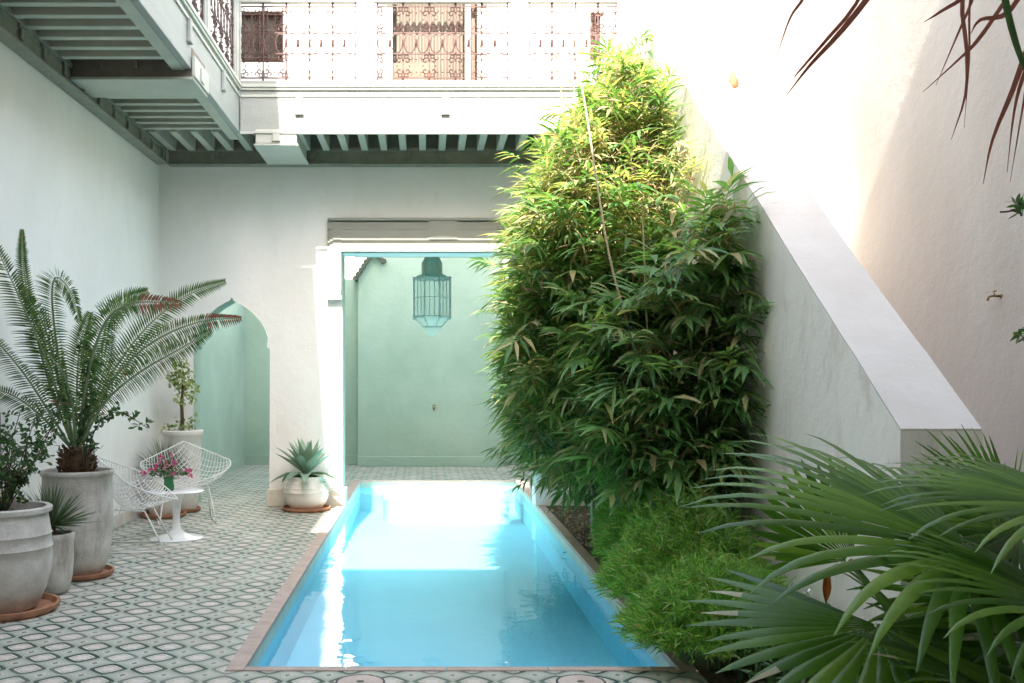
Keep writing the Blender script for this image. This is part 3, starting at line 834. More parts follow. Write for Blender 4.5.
# B: small plain pot behind it
cB = (-2.50, 6.62, 0)
pot('clay_pot', 'small plain grey clay pot between the two large ones', cB,
    [(.09, 0), (.115, .02), (.138, .12), (.145, .24), (.143, .34), (.15, .36), (.152, .395), (.143, .405), (.13, .40), (.125, .37)], 'clay', .126, .38)
# C: big pot with cycad
cC = ((77.5-CX)/F*7.18, 7.18, 0)
saucer('terracotta saucer under the tall pot holding the cycad', (cC[0]+.01, cC[1], 0), .245, .045)
pot('clay_pot', 'tall weathered grey clay pot holding the cycad', (cC[0], cC[1], .016),
    [(.15, 0), (.185, .03), (.215, .10), (.238, .22), (.247, .38), (.247, .55), (.242, .70), (.247, .715), (.256, .725), (.259, .745), (.250, .757), (.232, .752), (.226, .70)], 'clay', .228, .72)
# D: tall white pot by the arch
cD = (-2.60, 10.62, 0)
saucer('dark terracotta saucer under the tall white pot by the arch', cD, .19)
pot('clay_pot', 'tall white pot beside the arch holding a small variegated tree', (cD[0], cD[1], .014),
    [(.135, 0), (.15, .03), (.17, .2), (.19, .5), (.195, .79), (.205, .80), (.216, .82), (.216, .85), (.20, .86), (.185, .85), (.18, .80)], 'claywhite', .182, .82)
# E: low pot behind the table
cE = (-2.69, 10.2, 0)
saucer('orange terracotta saucer behind the round table', cE, .225)
pot('clay_pot', 'low white pot with spiky plant behind the wire chairs', (cE[0], cE[1], .014),
    [(.12, 0), (.14, .02), (.165, .15), (.175, .32), (.185, .34), (.187, .37), (.175, .38), (.16, .375), (.155, .34)], 'claywhite', .158, .35)
# F: agave pot
cF = (-1.285, 10.70, 0)
saucer('terracotta saucer under the agave pot at the white pillar', cF, .262, .04)
prof = [(.13, 0), (.17, .02), (.22, .08), (.242, .15), (.243, .19), (.248, .195), (.243, .20), (.238, .235), (.243, .24), (.236, .245), (.224, .285), (.228, .29), (.218, .30), (.205, .33), (.21, .345), (.208, .36), (.195, .36), (.19, .33)]
pot('clay_pot', 'round ribbed cream pot holding the agave in front of the pillar', (cF[0], cF[1], .012), prof, 'claywhite', .19, .34)

# ------------------------------------------------------------------ agave
random.seed(21)
ag = thing('agave', 'blue green agave rosette in the ribbed cream pot', 'agave', (cF[0], cF[1], .36), 0)
nl = 34
for i in range(nl):
    t = i/nl; a = i*2.39996; el = R(12+68*t**.9)
    if t < .25: el = R(random.uniform(-12, 15))
    L = .44*(1-.25*t)*random.uniform(.9, 1.1) ; W = .135*(1-.3*t)
    d = Vector((math.cos(a)*math.cos(el), math.sin(a)*math.cos(el), math.sin(el)))
    q = MB(); up = Vector((-math.cos(a)*math.sin(el), -math.sin(a)*math.sin(el), math.cos(el)))
    q.leaf(Vector((math.cos(a)*.03, math.sin(a)*.03, .02+.06*t)), d, up, L, W, random.uniform(.05, .5) if t > .25 else random.uniform(.3, .9), 7, 0, .45, .42, .004)
    q.build('leaf', 'agave', ag, True)

# spiky rosettes
def spikes(name, lab, cat, loc, n, L, W, mat, zlo=5, zhi=88, droop=.25, trunk=0):
    t = thing(name, lab, cat, loc)
    q = MB()
    for i in range(n):
        a = random.uniform(0, 6.283); el = R(random.uniform(zlo, zhi))
        d = Vector((math.cos(a)*math.cos(el), math.sin(a)*math.cos(el), math.sin(el)))
        q.leaf((d.x*.02, d.y*.02, trunk), d, rv(), L*random.uniform(.7, 1.1), W, droop*random.uniform(.3, 1.5), 3, 0, 0, .15, .01)
    q.build('foliage', mat, t)
    if trunk:
        q = MB().tube([(0, 0, 0), (0, 0, trunk)], .03, 8); q.build('trunk', 'cycadtrunk', t)
    return t
spikes('spiky_palm', 'small grey green spiky palm in the small clay pot', 'spiky plant', (cB[0], cB[1], .39), 330, .30, .012, 'spiky', -5, 88, .15, .06)
spikes('grass_plant', 'tuft of thin olive grass leaves behind the wire chairs', 'grass plant', (cE[0], cE[1], .36), 420, .40, .008, 'spiky', 15, 88, .35, .05)

# ------------------------------------------------------------------ cycad
cy = thing('cycad', 'large cycad with long arching feathery fronds and browned tips', 'cycad', (cC[0], cC[1], .73))
q = MB()
q.lathe([(.085, 0), (.11, .05), (.115, .12), (.09, .18), (.04, .21)], n=14, cap1=True)
for i in range(260):
    a = random.uniform(0, 6.283); z = random.uniform(.0, .2); r_ = .11-.25*max(0, z-.12)
    b = Vector((math.cos(a)*r_, math.sin(a)*r_, z))
    q.leaf(b, Vector((math.cos(a), math.sin(a), random.uniform(.4, 1.6))), rv(), random.uniform(.03, .055), .022, .1, 2, 0)
q.build('trunk', 'cycadtrunk', cy)
base = Vector((cC[0], cC[1], .73))
FR = [
 ([(73, 446, 7.12), (60, 400, 7.0), (40, 345, 6.8), (16, 290, 6.62), (-8, 238, 6.45)], .17, 0, 0),
 ([(73, 446, 7.14), (50, 385, 6.98), (33, 320, 6.75), (24, 270, 6.62), (22, 229, 6.6)], .085, 0, 0),
 ([(74, 446, 7.10), (65, 395, 6.95), (56, 340, 6.75), (52, 296, 6.5), (56, 277, 6.3), (70, 290, 6.1), (80, 322, 6.0)], .13, .0, .0),
 ([(78, 446, 7.18), (84, 395, 7.2), (92, 355, 7.25), (106, 320, 7.3), (126, 300, 7.4), (148, 291, 7.5)], .15, 0, 0),
 ([(77, 446, 7.08), (84, 400, 6.95), (93, 355, 6.8), (107, 320, 6.65), (128, 304, 6.5), (155, 302, 6.4), (182, 303, 6.3)], .15, .72, .3),
 ([(80, 446, 7.2), (98, 400, 7.2), (122, 358, 7.2), (152, 322, 7.2), (188, 295, 7.2), (226, 281, 7.2)], .14, 0, .1),
 ([(80, 446, 7.08), (100, 400, 6.95), (130, 360, 6.8), (165, 335, 6.65), (203, 321, 6.5), (242, 318, 6.4)], .15, .80, .5),
 ([(70, 446, 7.10), (48, 410, 6.95), (25, 375, 6.75), (0, 345, 6.5), (-25, 322, 6.3)], .13, 0, 0),
 ([(72, 446, 7.18), (62, 395, 7.15), (52, 350, 7.05), (38, 312, 6.95), (20, 285, 6.8)], .14, 0, 0),
 ([(76, 446, 7.22), (77, 390, 7.3), (80, 345, 7.35), (90, 312, 7.4)], .13, 0, 0),
 ([(78, 446, 7.15), (92, 408, 7.3), (104, 372, 7.4), (112, 335, 7.5)], .13, 0, 0),
 ([(69, 446, 7.15), (40, 415, 7.0), (12, 395, 6.8), (-20, 385, 6.6)], .12, 0, 0),
 ([(80, 447, 7.05), (105, 402, 6.75), (140, 372, 6.45), (178, 350, 6.2), (212, 330, 6.0)], .14, 0, .1),
 ([(75, 446, 7.05), (72, 400, 6.8), (62, 372, 6.5), (46, 352, 6.2)], .12, 0, 0),
]
for pts, LL, burn, dr in FR:
    pts = [P(*p) for p in pts]
    cur = catmull(pts, 70)
    Ltot = sum((cur[i+1]-cur[i]).length for i in range(70))
    q = MB()
    q.tube([cur[i] for i in range(0, 71, 5)], [.011*(1-.75*i/70) for i in range(0, 71, 5)], 5, 1)
    view = Vector((0, 1, .15))
    n = int(Ltot/.0225)
    for k in range(n):
        t = .16+.84*k/n; i = min(69, int(t*70)); u = t*70-i
        p = cur[i]+(cur[i+1]-cur[i])*u; tg = (cur[i+1]-cur[i]).normalized()
        side = tg.cross(view).normalized(); nr = side.cross(tg)
        env = min(1, (t-.10)*4)*(1-max(0, t-.55)/.45)**.55
        for sg in (-1, 1):
            ln = LL*(.10+.90*env)*random.uniform(.92, 1.06)
            if random.random() < .03: continue
            d = side*sg*.86+tg*(.40+.35*t)+nr*random.uniform(-.35, -.15)+Vector((0, 0, -.08-dr*.3))
            b = 2 if (burn and t > burn and random.random() < .75) else 0
            if not burn and random.random() < .012: b = 2
            q.leaf(p, d, nr+rv()*.15, ln, .0145, .35+dr, 3, b, 0, .3, .02)
    wbuild(q, 'frond', ['cycad', 'rachis', 'burnt'], cy)

# ------------------------------------------------------------------ leafy shrubs (rose, variegated tree)
def shrub(name, lab, cat, loc, stems, leafmat, LL, LW, dens, parts=('stems', 'foliage'), twig=.12, wood='twig'):
    t = thing(name, lab, cat, loc)
    q, g = MB(), MB()
    for pts in stems:
        cur = catmull([Vector(p) for p in pts], 24)
        q.tube(cur, [.0045*(1-.7*i/24)+.001 for i in range(25)], 4)
        L = sum((cur[i+1]-cur[i]).length for i in range(24))
        for k in range(int(L*dens)):
            t_ = random.uniform(.2, 1); i = min(23, int(t_*24)); p = cur[i]
            dd = (rv()+Vector((0, 0, .15))).normalized(); e = p+dd*twig*random.uniform(.4, 1)
            q.tube([p, e], [.0015, .001], 3, caps=False)
            for m_ in range(5):
                b = p+(e-p)*(.4+.15*m_)
                g.leaf(b, (rv()+dd*.4), rv(), LL*random.uniform(.7, 1.2), LW, .2, 3, 0, .2, .45)
    wbuild(q, parts[0], wood, t); wbuild(g, parts[1], leafmat, t)
    return t
random.seed(8)
bA = Vector((cA[0], cA[1], .58))
st_ = []
for tipx, tipy, td in [(-12, 420, 6.0), (5, 430, 6.1), (20, 412, 6.2), (35, 418, 6.2), (50, 430, 6.2), (-5, 455, 6.0), (28, 440, 6.1), (46, 448, 6.1), (12, 450, 5.9), (0, 412, 6.1)]:
    tip = P(tipx, tipy, td); mid_ = sub(bA, tip, .5)+Vector((random.uniform(-.03, .03), 0, .04))
    st_.append([bA, mid_, tip])
st_.append([bA, P(30, 470, 6.15), P(50, 430, 6.3), P(62, 395, 6.4)])
shrub('rose_bush', 'thin stemmed rose bush growing in the banded pot', 'rose bush', bA, st_, 'rose', .038, .024, 34)
bT = Vector((cC[0]+.08, cC[1]-.08, .73))
shrub('climbing_plant', 'leafy climbing stems growing among the cycad fronds', 'climbing plant', bT,
      [[bT, P(84, 420, 7.0), P(88, 380, 6.9), P(86, 340, 6.8)], [bT, P(95, 430, 7.0), P(118, 412, 7.0), P(148, 428, 6.9)], [bT, P(75, 410, 7.0), P(60, 395, 6.9)], [bT, P(90, 400, 7), P(98, 350, 6.9)]], 'rose', .04, .028, 34, twig=.08)
bD = Vector((cD[0], cD[1], .84))
vt = thing('potted_tree', 'slender variegated potted tree beside the arch', 'tree', bD)
q = MB().tube([bD, bD+Vector((-.01, 0, .3)), bD+Vector((.01, 0, .62)), bD+Vector((-.02, 0, .76))], [.022, .018, .012, .005], 8); wbuild(q, 'trunk', 'twig', vt, True)
g = MB()
blobs = [((-.03, 0, .70), .11, 60), ((-.02, 0, .58), .15, 110), ((.05, 0, .48), .12, 70), ((-.10, 0, .56), .09, 40), ((.08, 0, .36), .08, 30), ((.0, 0, .04), .14, 80), ((-.16, 0, .02), .07, 25), ((.12, 0, .12), .07, 20), ((-.04, 0, .34), .05, 14)]
for (o_, r_, n_) in blobs:
    for _ in range(n_):
        v = rv()*r_*random.uniform(.3, 1.05); 
        g.leaf(bD+Vector(o_)+v, rv()+v*3, rv(), .05*random.uniform(.7, 1.2), .034, .2, 3, 0, .25, .5)
wbuild(g, 'crown', 'varieg', vt)

# ------------------------------------------------------------------ tulip table, vase, flowers
tx, ty = -2.225, 8.86
tb = thing('side_table', 'small round white pedestal table between the wire chairs', 'table', (tx, ty, 0))
q = MB().lathe([(.001, .402), (.10, .404), (.225, .41), (.245, .418), (.245, .424), (.235, .428), (.001, .428)], n=56, cap0=False); q.build('tabletop', 'tablewhite', tb, 50)
q = MB().lathe([(.235, 0), (.238, .004), (.22, .012), (.15, .024), (.08, .045), (.042, .085), (.032, .14), (.033, .22), (.045, .32), (.066, .38), (.08, .402)], n=48); q.build('pedestal', 'tablewhite', tb, 50)
vx, vy, vz = tx-.055, ty-.05, .4285
va = thing('flower_vase', 'green glass vase of pink flowers on the white table', 'vase', (vx, vy, vz))
q = MB().lathe([(.036, 0), (.045, .01), (.048, .04), (.041, .075), (.042, .1), (.050, .122), (.047, .122), (.039, .1), (.038, .075), (.044, .04), (.04, .012), (.001, .010)], n=32); q.build('glass', 'vase', va, True)
bq = thing('bouquet', 'loose bunch of pink flowers in the green vase', 'flowers', (vx, vy, vz+.01))
random.seed(31)
q, g, fl = MB(), MB(), MB()
for i in range(26):
    a = random.uniform(0, 6.283); r_ = random.uniform(.02, .20)
    tip = Vector((math.cos(a)*r_*1.05, math.sin(a)*r_*.6, .30-.9*r_+random.uniform(-.03, .06)))
    if i < 7: tip = Vector((-.06-.03*i, random.uniform(-.05, .05), .21-.012*i))
    m_ = Vector((tip.x*.25, tip.y*.25, .14))
    q.tube([(0, 0, .01), m_, tip], .0016, 4)
    for _ in range(6): g.leaf(sub(m_, tip, random.random()), rv(), rv(), .04, .022, .2, 2)
    fl = MB()
    for _ in range(9): fl.leaf(tip+rv()*.006, rv()+Vector((0, 0, .3)), rv(), .030, .024, .2, 2, 0, .2, .6)
    fl.build('bloom', 'pinkflower', bq)
q.build('stems', 'rachis', bq); g.build('leaves', 'rose', bq); 

# ------------------------------------------------------------------ wire diamond chairs
def make_chair(lab, loc, rz_):
    t = thing('wire_chair', lab, 'chair', loc, rz_, 'white wire lounge chairs')
    Fp, Rp, Lp, Tp = Vector((0, -.35, .40)), Vector((.43, .02, .60)), Vector((-.43, .02, .60)), Vector((0, .33, .775))
    def sf(a, b):
        p = Fp*(1-a)*(1-b)+Rp*a*(1-b)+Lp*b*(1-a)+Tp*a*b
        k = 16*a*(1-a)*b*(1-b)
        e = 4*a*(1-a)+4*b*(1-b)
        s_ = (k**.75)
        p = p+Vector((0, .10, -.27))*s_*.9
        # front edges swell outward a little so the seat is wide
        if a < b: pass
        m = (1-a)*(1-b)
        p += Vector(((a-b)*.28*m*2, 0, -.10*m*(1-abs(a-b))*0))
        return p
    n = 17
    q = MB()
    for i in range(1, n):
        u = i/n
        q.tube([sf(u, v/20) for v in range(21)], .0038, 4, caps=False)
        q.tube([sf(v/20, u) for v in range(21)], .0038, 4, caps=False)
    q.build('wire_shell', 'steel', t)
    q = MB()
    loop = [sf(v/16, 0) for v in range(16)]+[sf(1, v/16) for v in range(16)]+[sf(1-v/16, 1) for v in range(16)]+[sf(0, 1-v/16) for v in range(17)]
    q.tube(loop, .0062, 6); q.build('rim', 'steel', t, True)
    q = MB()
    for sx in (-1, 1):
        q.tube([(sx*.27, -.27, .008), (sx*.27, .27, .008)], .0065, 6)
        q.tube([(sx*.27, -.27, .008), (sx*.215, -.10, .335)], .0065, 6)
        q.tube([(sx*.27, .27, .008), (sx*.215, .14, .35)], .0065, 6)
        q.tube([(sx*.215, -.10, .335), (sx*.215, .14, .35)], .0065, 6)
    q.tube([(-.215, -.08, .335), (.215, -.08, .335)], .0055, 6); q.tube([(-.215, .14, .35), (.215, .14, .35)], .0055, 6)
    q.build('sled_base', 'steel', t, True)
    return t
make_chair('white wire diamond chair facing the camera behind the round table', (-2.39, 10.02-.12, 0), R(18))
make_chair('white wire diamond chair seen from the side next to the tall cycad pot', (-2.44, 8.36, 0), R(98))

# ------------------------------------------------------------------ bamboo
random.seed(5)
def inside(x, y, poly):
    c = False; n = len(poly); j = n-1
    for i in range(n):
        xi, yi = poly[i]; xj, yj = poly[j]
        if (yi > y) != (yj > y) and x < (xj-xi)*(y-yi)/(yj-yi)+xi: c = not c
        j = i
    return c
crown = [(622, 56), (640, 64), (658, 84), (676, 112), (694, 148), (716, 168), (738, 190), (742, 225), (752, 270), (750, 310), (745, 350), (742, 400), (744, 450), (730, 490), (690, 510), (640, 512), (600, 500), (560, 478), (528, 462), (515, 448), (520, 420), (513, 390), (518, 350), (516, 310), (527, 270), (522, 240), (530, 210), (545, 180), (560, 152), (576, 125), (592, 96), (606, 68)]
bm = thing('bamboo', 'tall dense bamboo leaning against the stair wall beside the pool', 'bamboo', (1.62, 8.2, 0))
culms = []
for i in range(22):
    bx, by = random.uniform(1.40, 1.82), random.uniform(6.3, 9.6)
    topz = random.uniform(2.4, 4.2) if by > 7.4 else random.uniform(1.4, 2.7)
    lean = random.uniform(-.45, .08) if by > 7.6 else random.uniform(-.15, .05)
    tip = Vector((min(1.85, bx+lean), by+random.uniform(-.3, .3), topz))
    culms.append([Vector((bx, by, 0)), Vector((bx+lean*.2, by, topz*.5)), tip])
for pts in culms:
    cur = catmull(pts, 14)
    q = MB().tube(cur, [.012*(1-.6*i/14) for i in range(15)], 6)
    for i in range(1, 14): q.tube([cur[i]-Vector((0, 0, .006)), cur[i]+Vector((0, 0, .006))], .0145*(1-.55*i/14), 6)
    wbuild(q, 'culm', 'culm', bm)
q = MB(); pts = [P(640, 380, 6.4), P(612, 268, 6.3), P(598, 190, 6.35), P(586, 110, 6.5), P(577, 60, 6.6), P(574, 0, 6.7), P(572, -60, 6.8)]
pts.insert(0, Vector((1.6, 6.6, 0)))
cur = catmull(pts, 40); q.tube(cur, [.009*(1-.6*i/40) for i in range(41)], 7)
for i in range(3, 40, 3): q.tube([cur[i]-Vector((0, 0, .007)), cur[i]+Vector((0, 0, .007))], .0105*(1-.5*i/40), 7)
o = wbuild(q, 'culm', 'dryculm', bm); o['label'] = 'long pale tan bare culm rising above the crown'

g, gd, gy, dry, tw = MB(), MB(), MB(), MB(), MB()
def spray(c, ax, n, L, W, mb, mi=0, spread=1.0):
    """a twig carrying a flat hand of pointed drooping leaves"""
    ax = ax.normalized(); tl = L*.9
    e = c+ax*tl
    tw.tube([c, e], [.0022, .001], 3, caps=False)
    nr = (Vector((0, 0, 1))+rv()*.5).normalized()
    side = ax.cross(nr).normalized()
    for k in range(n):
        f_ = (k+.5)/n; sg = -1 if k % 2 else 1
        an = (1.15-.9*f_)*spread*random.uniform(.8, 1.2)
        d = ax*math.cos(an)+side*sg*math.sin(an)+Vector((0, 0, -.15))
        mb.leaf(c+(e-c)*f_, d, nr+rv()*.2, L*random.uniform(.75, 1.15), W*random.uniform(.8, 1.15), random.uniform(.3, .9), 3, mi, .25, .35, .01)
def shadow(p): return p.z < 2.90-1.05*(p.y-6.42)
cnt = 0; tries = 0
while cnt < 4300 and tries < 160000:
    tries += 1
    d = random.uniform(5.75, 9.7); X = random.uniform(.45, 1.90); Z = random.uniform(.12, 4.75)
    # thick mass that narrows towards the top and leans out over the pool
    pr = (CX+X/d*F, CY-(Z-H)/d*F)
    if not inside(pr[0], pr[1], crown): continue
    yc = 7.7+.25*Z; half = 1.9-.30*max(0, Z-1.0)
    nearlobe = d < 6.9 and .25 < Z < min(2.62-.1*(6.9-d), 1.9+(X-1.2)*1.05) and X > 1.2
    if d > yc+half or (d < yc-half-.1 and not nearlobe): continue
    if Z > 2.9 and d < 6.6+.55*(Z-2.9): continue
    xin = 1.25-.55*math.sin(min(1, Z/3.3)*math.pi*.8) if d > 7.0 else 1.22-.10*Z
    if X < xin: continue
    if Z < .75 and d < 8.2: continue
    # cloud-like clumps with gaps
    cl = math.sin(X*6.3+1.3*Z)*math.sin(d*3.1+.7)+math.sin(Z*5.2+d*1.9)*math.cos(X*4.1-Z*2)
    if cl < -.75 and random.random() < .8: continue
    c = Vector((X, d, Z))
    ax = Vector((X-1.75, d-yc-.5, random.uniform(-.3, .5))).normalized()+rv()*.55
    near = d < 7.0
    if X > 1.72 and ax.x > 0: ax.x = -abs(ax.x)*.3
    r_ = random.random()
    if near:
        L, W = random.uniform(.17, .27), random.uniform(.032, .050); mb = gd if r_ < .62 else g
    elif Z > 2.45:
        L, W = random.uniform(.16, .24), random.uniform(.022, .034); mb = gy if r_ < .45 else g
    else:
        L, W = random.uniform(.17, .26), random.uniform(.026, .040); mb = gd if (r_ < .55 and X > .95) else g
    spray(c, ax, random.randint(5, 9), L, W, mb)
    pdry = .45 if (Z > 2.3) else .34
    if random.random() < pdry:
        for _ in range(random.randint(4, 9)):
            dry.leaf(c+rv()*.07, rv()+Vector((0, 0, -.6)), rv(), random.uniform(.07, .15), .013, .6, 3)
    cnt += 1
# outlying sprays that break the outline
for (x, y, d, n_) in [(568, 112, 8.3, 3), (700, 160, 7.3, 2), (738, 225, 6.0, 2), (515, 200, 8.7, 3), (510, 345, 8.4, 3), (508, 400, 8.2, 3), (490, 272, 8.6, 2), (520, 160, 8.8, 2), (640, 58, 8.6, 4), (618, 56, 8.8, 3), (668, 88, 8.2, 3), (505, 300, 8.6, 3), (512, 440, 8.3, 3), (530, 470, 8.6, 3), (748, 300, 5.75, 3), (750, 420, 5.75, 3), (752, 330, 5.75, 2), (545, 135, 8.6, 3), (690, 120, 7.8, 3)]:
    for _ in range(n_):
        c = P(x+random.uniform(-8, 8), y+random.uniform(-12, 12), d)
        if c.x > 1.86: c.x = 1.86
        ax = Vector((-1 if x < 620 else .35, random.uniform(-.8, .1), random.uniform(-.4, .3)))
        spray(c, ax, 7, .16, .024, gd if x < 500 or x > 700 else g)
print('bamboo sprays', cnt, tries)
wbuild(tw, 'twigs', 'culm', bm)
wbuild(g, 'foliage', 'bamboo', bm)
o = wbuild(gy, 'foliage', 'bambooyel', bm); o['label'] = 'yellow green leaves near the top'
o = wbuild(gd, 'foliage', 'bambooshade', bm); o['label'] = 'broad green lower leaves, colour adjusted for their shade'
wbuild(dry, 'dry_leaves', 'dryleaf', bm)

for x, y, rr in ((1.205, 8.65, 1), (1.20, 8.35, 2.2), (1.17, 7.2, .4)):
    fl = thing('fallen_leaf', 'dark fallen leaf floating on the water at the right pool edge', 'leaf', (x, y, -.098), rr, 'fallen leaves on the pool')
    MB().leaf((0, 0, .002), (1, 0, 0), (0, 0, 1), .09, .022, .0, 3).build('blade', 'rose', fl)

# ------------------------------------------------------------------ feathery grass clumps
random.seed(15)
def feather(lab, c, r, h, n, gname='feathery clumps beside the pool'):
    t = thing('feathery_grass', lab, 'grass clump', c, 0, gname)
    q = MB(); st2 = MB()
    for _ in range(n):
        a = random.uniform(0, 6.283); rr = math.sqrt(random.random())
        base = Vector((math.cos(a)*rr*r[0]*.35, math.sin(a)*rr*r[1]*.35, 0))
        top = Vector((math.cos(a)*rr*r[0], math.sin(a)*rr*r[1], h*(1-.65*rr**2)*random.uniform(.62, 1.05)))
        m_ = base*.5+top*.5+Vector((0, 0, h*.12))
        cur = catmull([base, m_, top], 8)
        if random.random() < .35: st2.tube(cur, .0015, 3, caps=False)
        for k in range(16):
            t_ = random.uniform(.42, 1); i = min(7, int(t_*8)); p = cur[i]+(cur[i+1]-cur[i])*(t_*8-i)
            out = Vector((math.cos(a)*rr, math.sin(a)*rr, .25))
            q.leaf(p, rv()*.8+out+Vector((0, 0, .2)), rv(), random.uniform(.05, .10), .0075, .5, 2, 0, 0, .4, .01)
    q.build('foliage', 'grass', t); st2.build('stems', 'rachis', t)
feather('bright green feathery clump farthest back, under the bamboo', (1.66, 7.4, 0), (.38, .62), .98, 1400)
feather('bright green feathery clump second from the back, under the bamboo', (1.60, 6.5, 0), (.48, .60), .98, 1700)
feather('bright green feathery clump bulging over the pool edge', (1.50, 5.65, 0), (.50, .55), .82, 1700)
feather('bright green feathery clump at the near corner of the bed', (1.48, 4.98, 0), (.50, .46), .55, 1400)
feather('green feathery clump in the shade of the fan palm', (2.05, 4.0, 0), (.38, .4), .46, 650)

# ------------------------------------------------------------------ fan palms
def fan(parent, hub, axis, nrm, Rad, spread, n, foot, droop=.55, join=.48, seg=9, mats=('palm', 'palmedge'), wmul=1.0, edge=.07):
    """pleated palmate leaf: blades joined to 'join', free drooping tips beyond"""
    hub = Vector(hub); ax = Vector(axis).normalized(); nr = Vector(nrm); nr = (nr-ax*nr.dot(ax)).normalized(); sd = ax.cross(nr).normalized()
    q = MB()
    da = spread/n
    for i in range(n):
        a = -spread/2+(i+.5)*da
        L = Rad*(1-.18*(abs(a)/(spread/2))**2)*random.uniform(.9, 1.05)
        o = len(q.v)
        d0 = ax*math.cos(a)+sd*math.sin(a); tang = (-ax*math.sin(a)+sd*math.cos(a))
        p = hub+d0*.015; d = d0.copy(); dz = droop*random.uniform(.6, 1.5)
        mi = 1 if random.random() < edge else 0
        for k in range(seg+1):
            t = k/seg
            w = t*Rad*math.tan(da/2)*1.0 if t < join else join*Rad*math.tan(da/2)*((1-t)/(1-join))**.62
            w = max(w, .0012)*wmul
            up = tang.cross(d).normalized()
            if up.dot(nr) < 0: up = -up
            f_ = .55 if t < join else .4
            q.v += [tuple(p-tang*w), tuple(p+up*w*f_*(1 if 1 else -1)), tuple(p+tang*w)]
            p = p+d*(L/seg)
            g_ = (max(0, t-join*.55))**1.2
            d = (d+Vector((0, 0, -dz*g_*1.4/seg*2.2))+tang*random.uniform(-.015, .015)).normalized()
        for k in range(seg):
            A_, B_ = o+k*3, o+(k+1)*3
            q.face((A_, A_+1, B_+1, B_), mi if k > seg*.7 else 0); q.face((A_+1, A_+2, B_+2, B_+1), 0)
    fr = wbuild(q, 'fan_leaf', list(mats), parent, True)
    q = MB(); foot = Vector(foot); m_ = (foot+hub)/2+Vector((0, 0, .12))
    q.tube(catmull([foot, m_, hub], 10), .009, 6); wbuild(q, 'leaf_stalk', 'darkstalk', fr, True)
random.seed(77)
fp = thing('fan_palm', 'large fan palm filling the front right corner of the bed', 'palm', (1.95, 3.55, 0))
foot = Vector((1.93, 3.55, .05))
fan(fp, P(968, 548, 3.2), (-1, -.15, .20), (-.12, -.45, 1), .92, R(205), 28, foot, 1.05, .45)
fan(fp, P(879, 626, 3.25), (-.25, -.8, -.25), (-.1, -.55, 1), .66, R(250), 30, foot, .5, .62)
fan(fp, P(1015, 520, 3.7), (-.85, .1, .30), (.15, -.9, .5), .44, R(150), 30, foot+Vector((.1, .2, 0)), .35, .55)
fan(fp, P(1075, 505, 3.1), (-.9, -.1, .05), (-.1, -.3, 1), .62, R(190), 26, foot+Vector((.2, 0, 0)), .9, .45)
fan(fp, P(1075, 610, 2.9), (-.6, -.3, .1), (-.1, -.5, 1), .62, R(200), 26, foot+Vector((.2, -.2, 0)), 1.0, .45)
fan(fp, P(1000, 690, 3.0), (-.5, -.5, .15), (-.1, -.5, 1), .5, R(220), 26, foot+Vector((.1, -.2, 0)), .6, .5)
fan(fp, P(850, 560, 3.75), (-.5, .2, .6), (-.3, -.9, .5), .40, R(120), 16, foot+Vector((0, .2, 0)), .1, .7)
fan(fp, P(1000, 585, 3.6), (-.2, -.3, .4), (0, -.8, .6), .5, R(230), 24, foot+Vector((.1, .1, 0)), .6, .5)
fan(fp, P(935, 655, 3.5), (-.3, -.3, .2), (-.1, -.7, .8), .5, R(240), 26, foot+Vector((.05, .05, 0)), .9, .5)
fan(fp, P(1040, 650, 3.3), (-.5, -.2, .3), (-.1, -.6, .8), .6, R(220), 28, foot+Vector((.15, .05, 0)), 1.0, .5)
fan(fp, P(985, 600, 3.85), (-.6, .1, .2), (0, -.9, .5), .5, R(200), 26, foot+Vector((0, .15, 0)), .8, .5)
fan(fp, P(1020, 530, 3.4), (-.55, .1, .15), (-.1, -.5, .9), .45, R(170), 22, foot+Vector((.1, .1, 0)), 1.1, .5)
q = MB()
for k in range(16):
    a = foot+Vector((random.uniform(-.12, .14), random.uniform(-.12, .12), 0))
    q.tube([a, a+Vector((random.uniform(-.06, .06), random.uniform(-.05, .05), random.uniform(.35, .6)))], [.02, .012], 6)
wbuild(q, 'trunk', 'darkstalk', fp, True)

# low leafy ground plants under the palm
random.seed(3)
q = MB()
for _ in range(5200):
    x = random.uniform(1.45, 2.9); y = random.uniform(3.0, 4.9); 
    if x > 1.93 and y > 4.0 and x < 2.3: continue
    q.leaf((x, y, random.uniform(.0, .34)), rv()+Vector((0, 0, .7)), rv(), random.uniform(.04, .11), .02, .4, 3, 0, .2, .45)
tag(q.build('ground_cover', 'rose'), kind='stuff')
# orange bract flower on a stalk, small white flowers
of = thing('orange_flower', 'single orange bract flower among the stalks under the fan palm', 'flower', (P(828, 600, 3.9).x, 3.9, 0))
q = MB(); b0 = P(826, 602, 3.9); q.tube([Vector((b0.x+.02, 3.9, 0)), b0], .004, 5); wbuild(q, 'stem', 'rachis', of)
q = MB()
for k in range(5): q.leaf(b0+Vector((0, 0, .0)), Vector((.15*(k-2)*.3, -.1, 1)), (0, -1, .1*(k-2)), .115, .03, -.05, 4, 0, .3, .4)
wbuild(q, 'bract', 'orange', of)
wf = thing('white_flower', 'small cluster of white blossoms at the foot of the grass clumps', 'flower', (P(800, 597, 4.2).x, 4.2, 0))
q = MB(); b0 = P(800, 597, 4.2); q.tube([Vector((b0.x, 4.2, 0)), b0], .003, 5); wbuild(q, 'stem', 'rachis', wf)
q = MB()
for _ in range(50): q.leaf(b0+rv()*.04, rv(), rv(), .022, .018, .1, 2, 0, .2, .55)
wbuild(q, 'blossoms', 'whiteflower', wf)

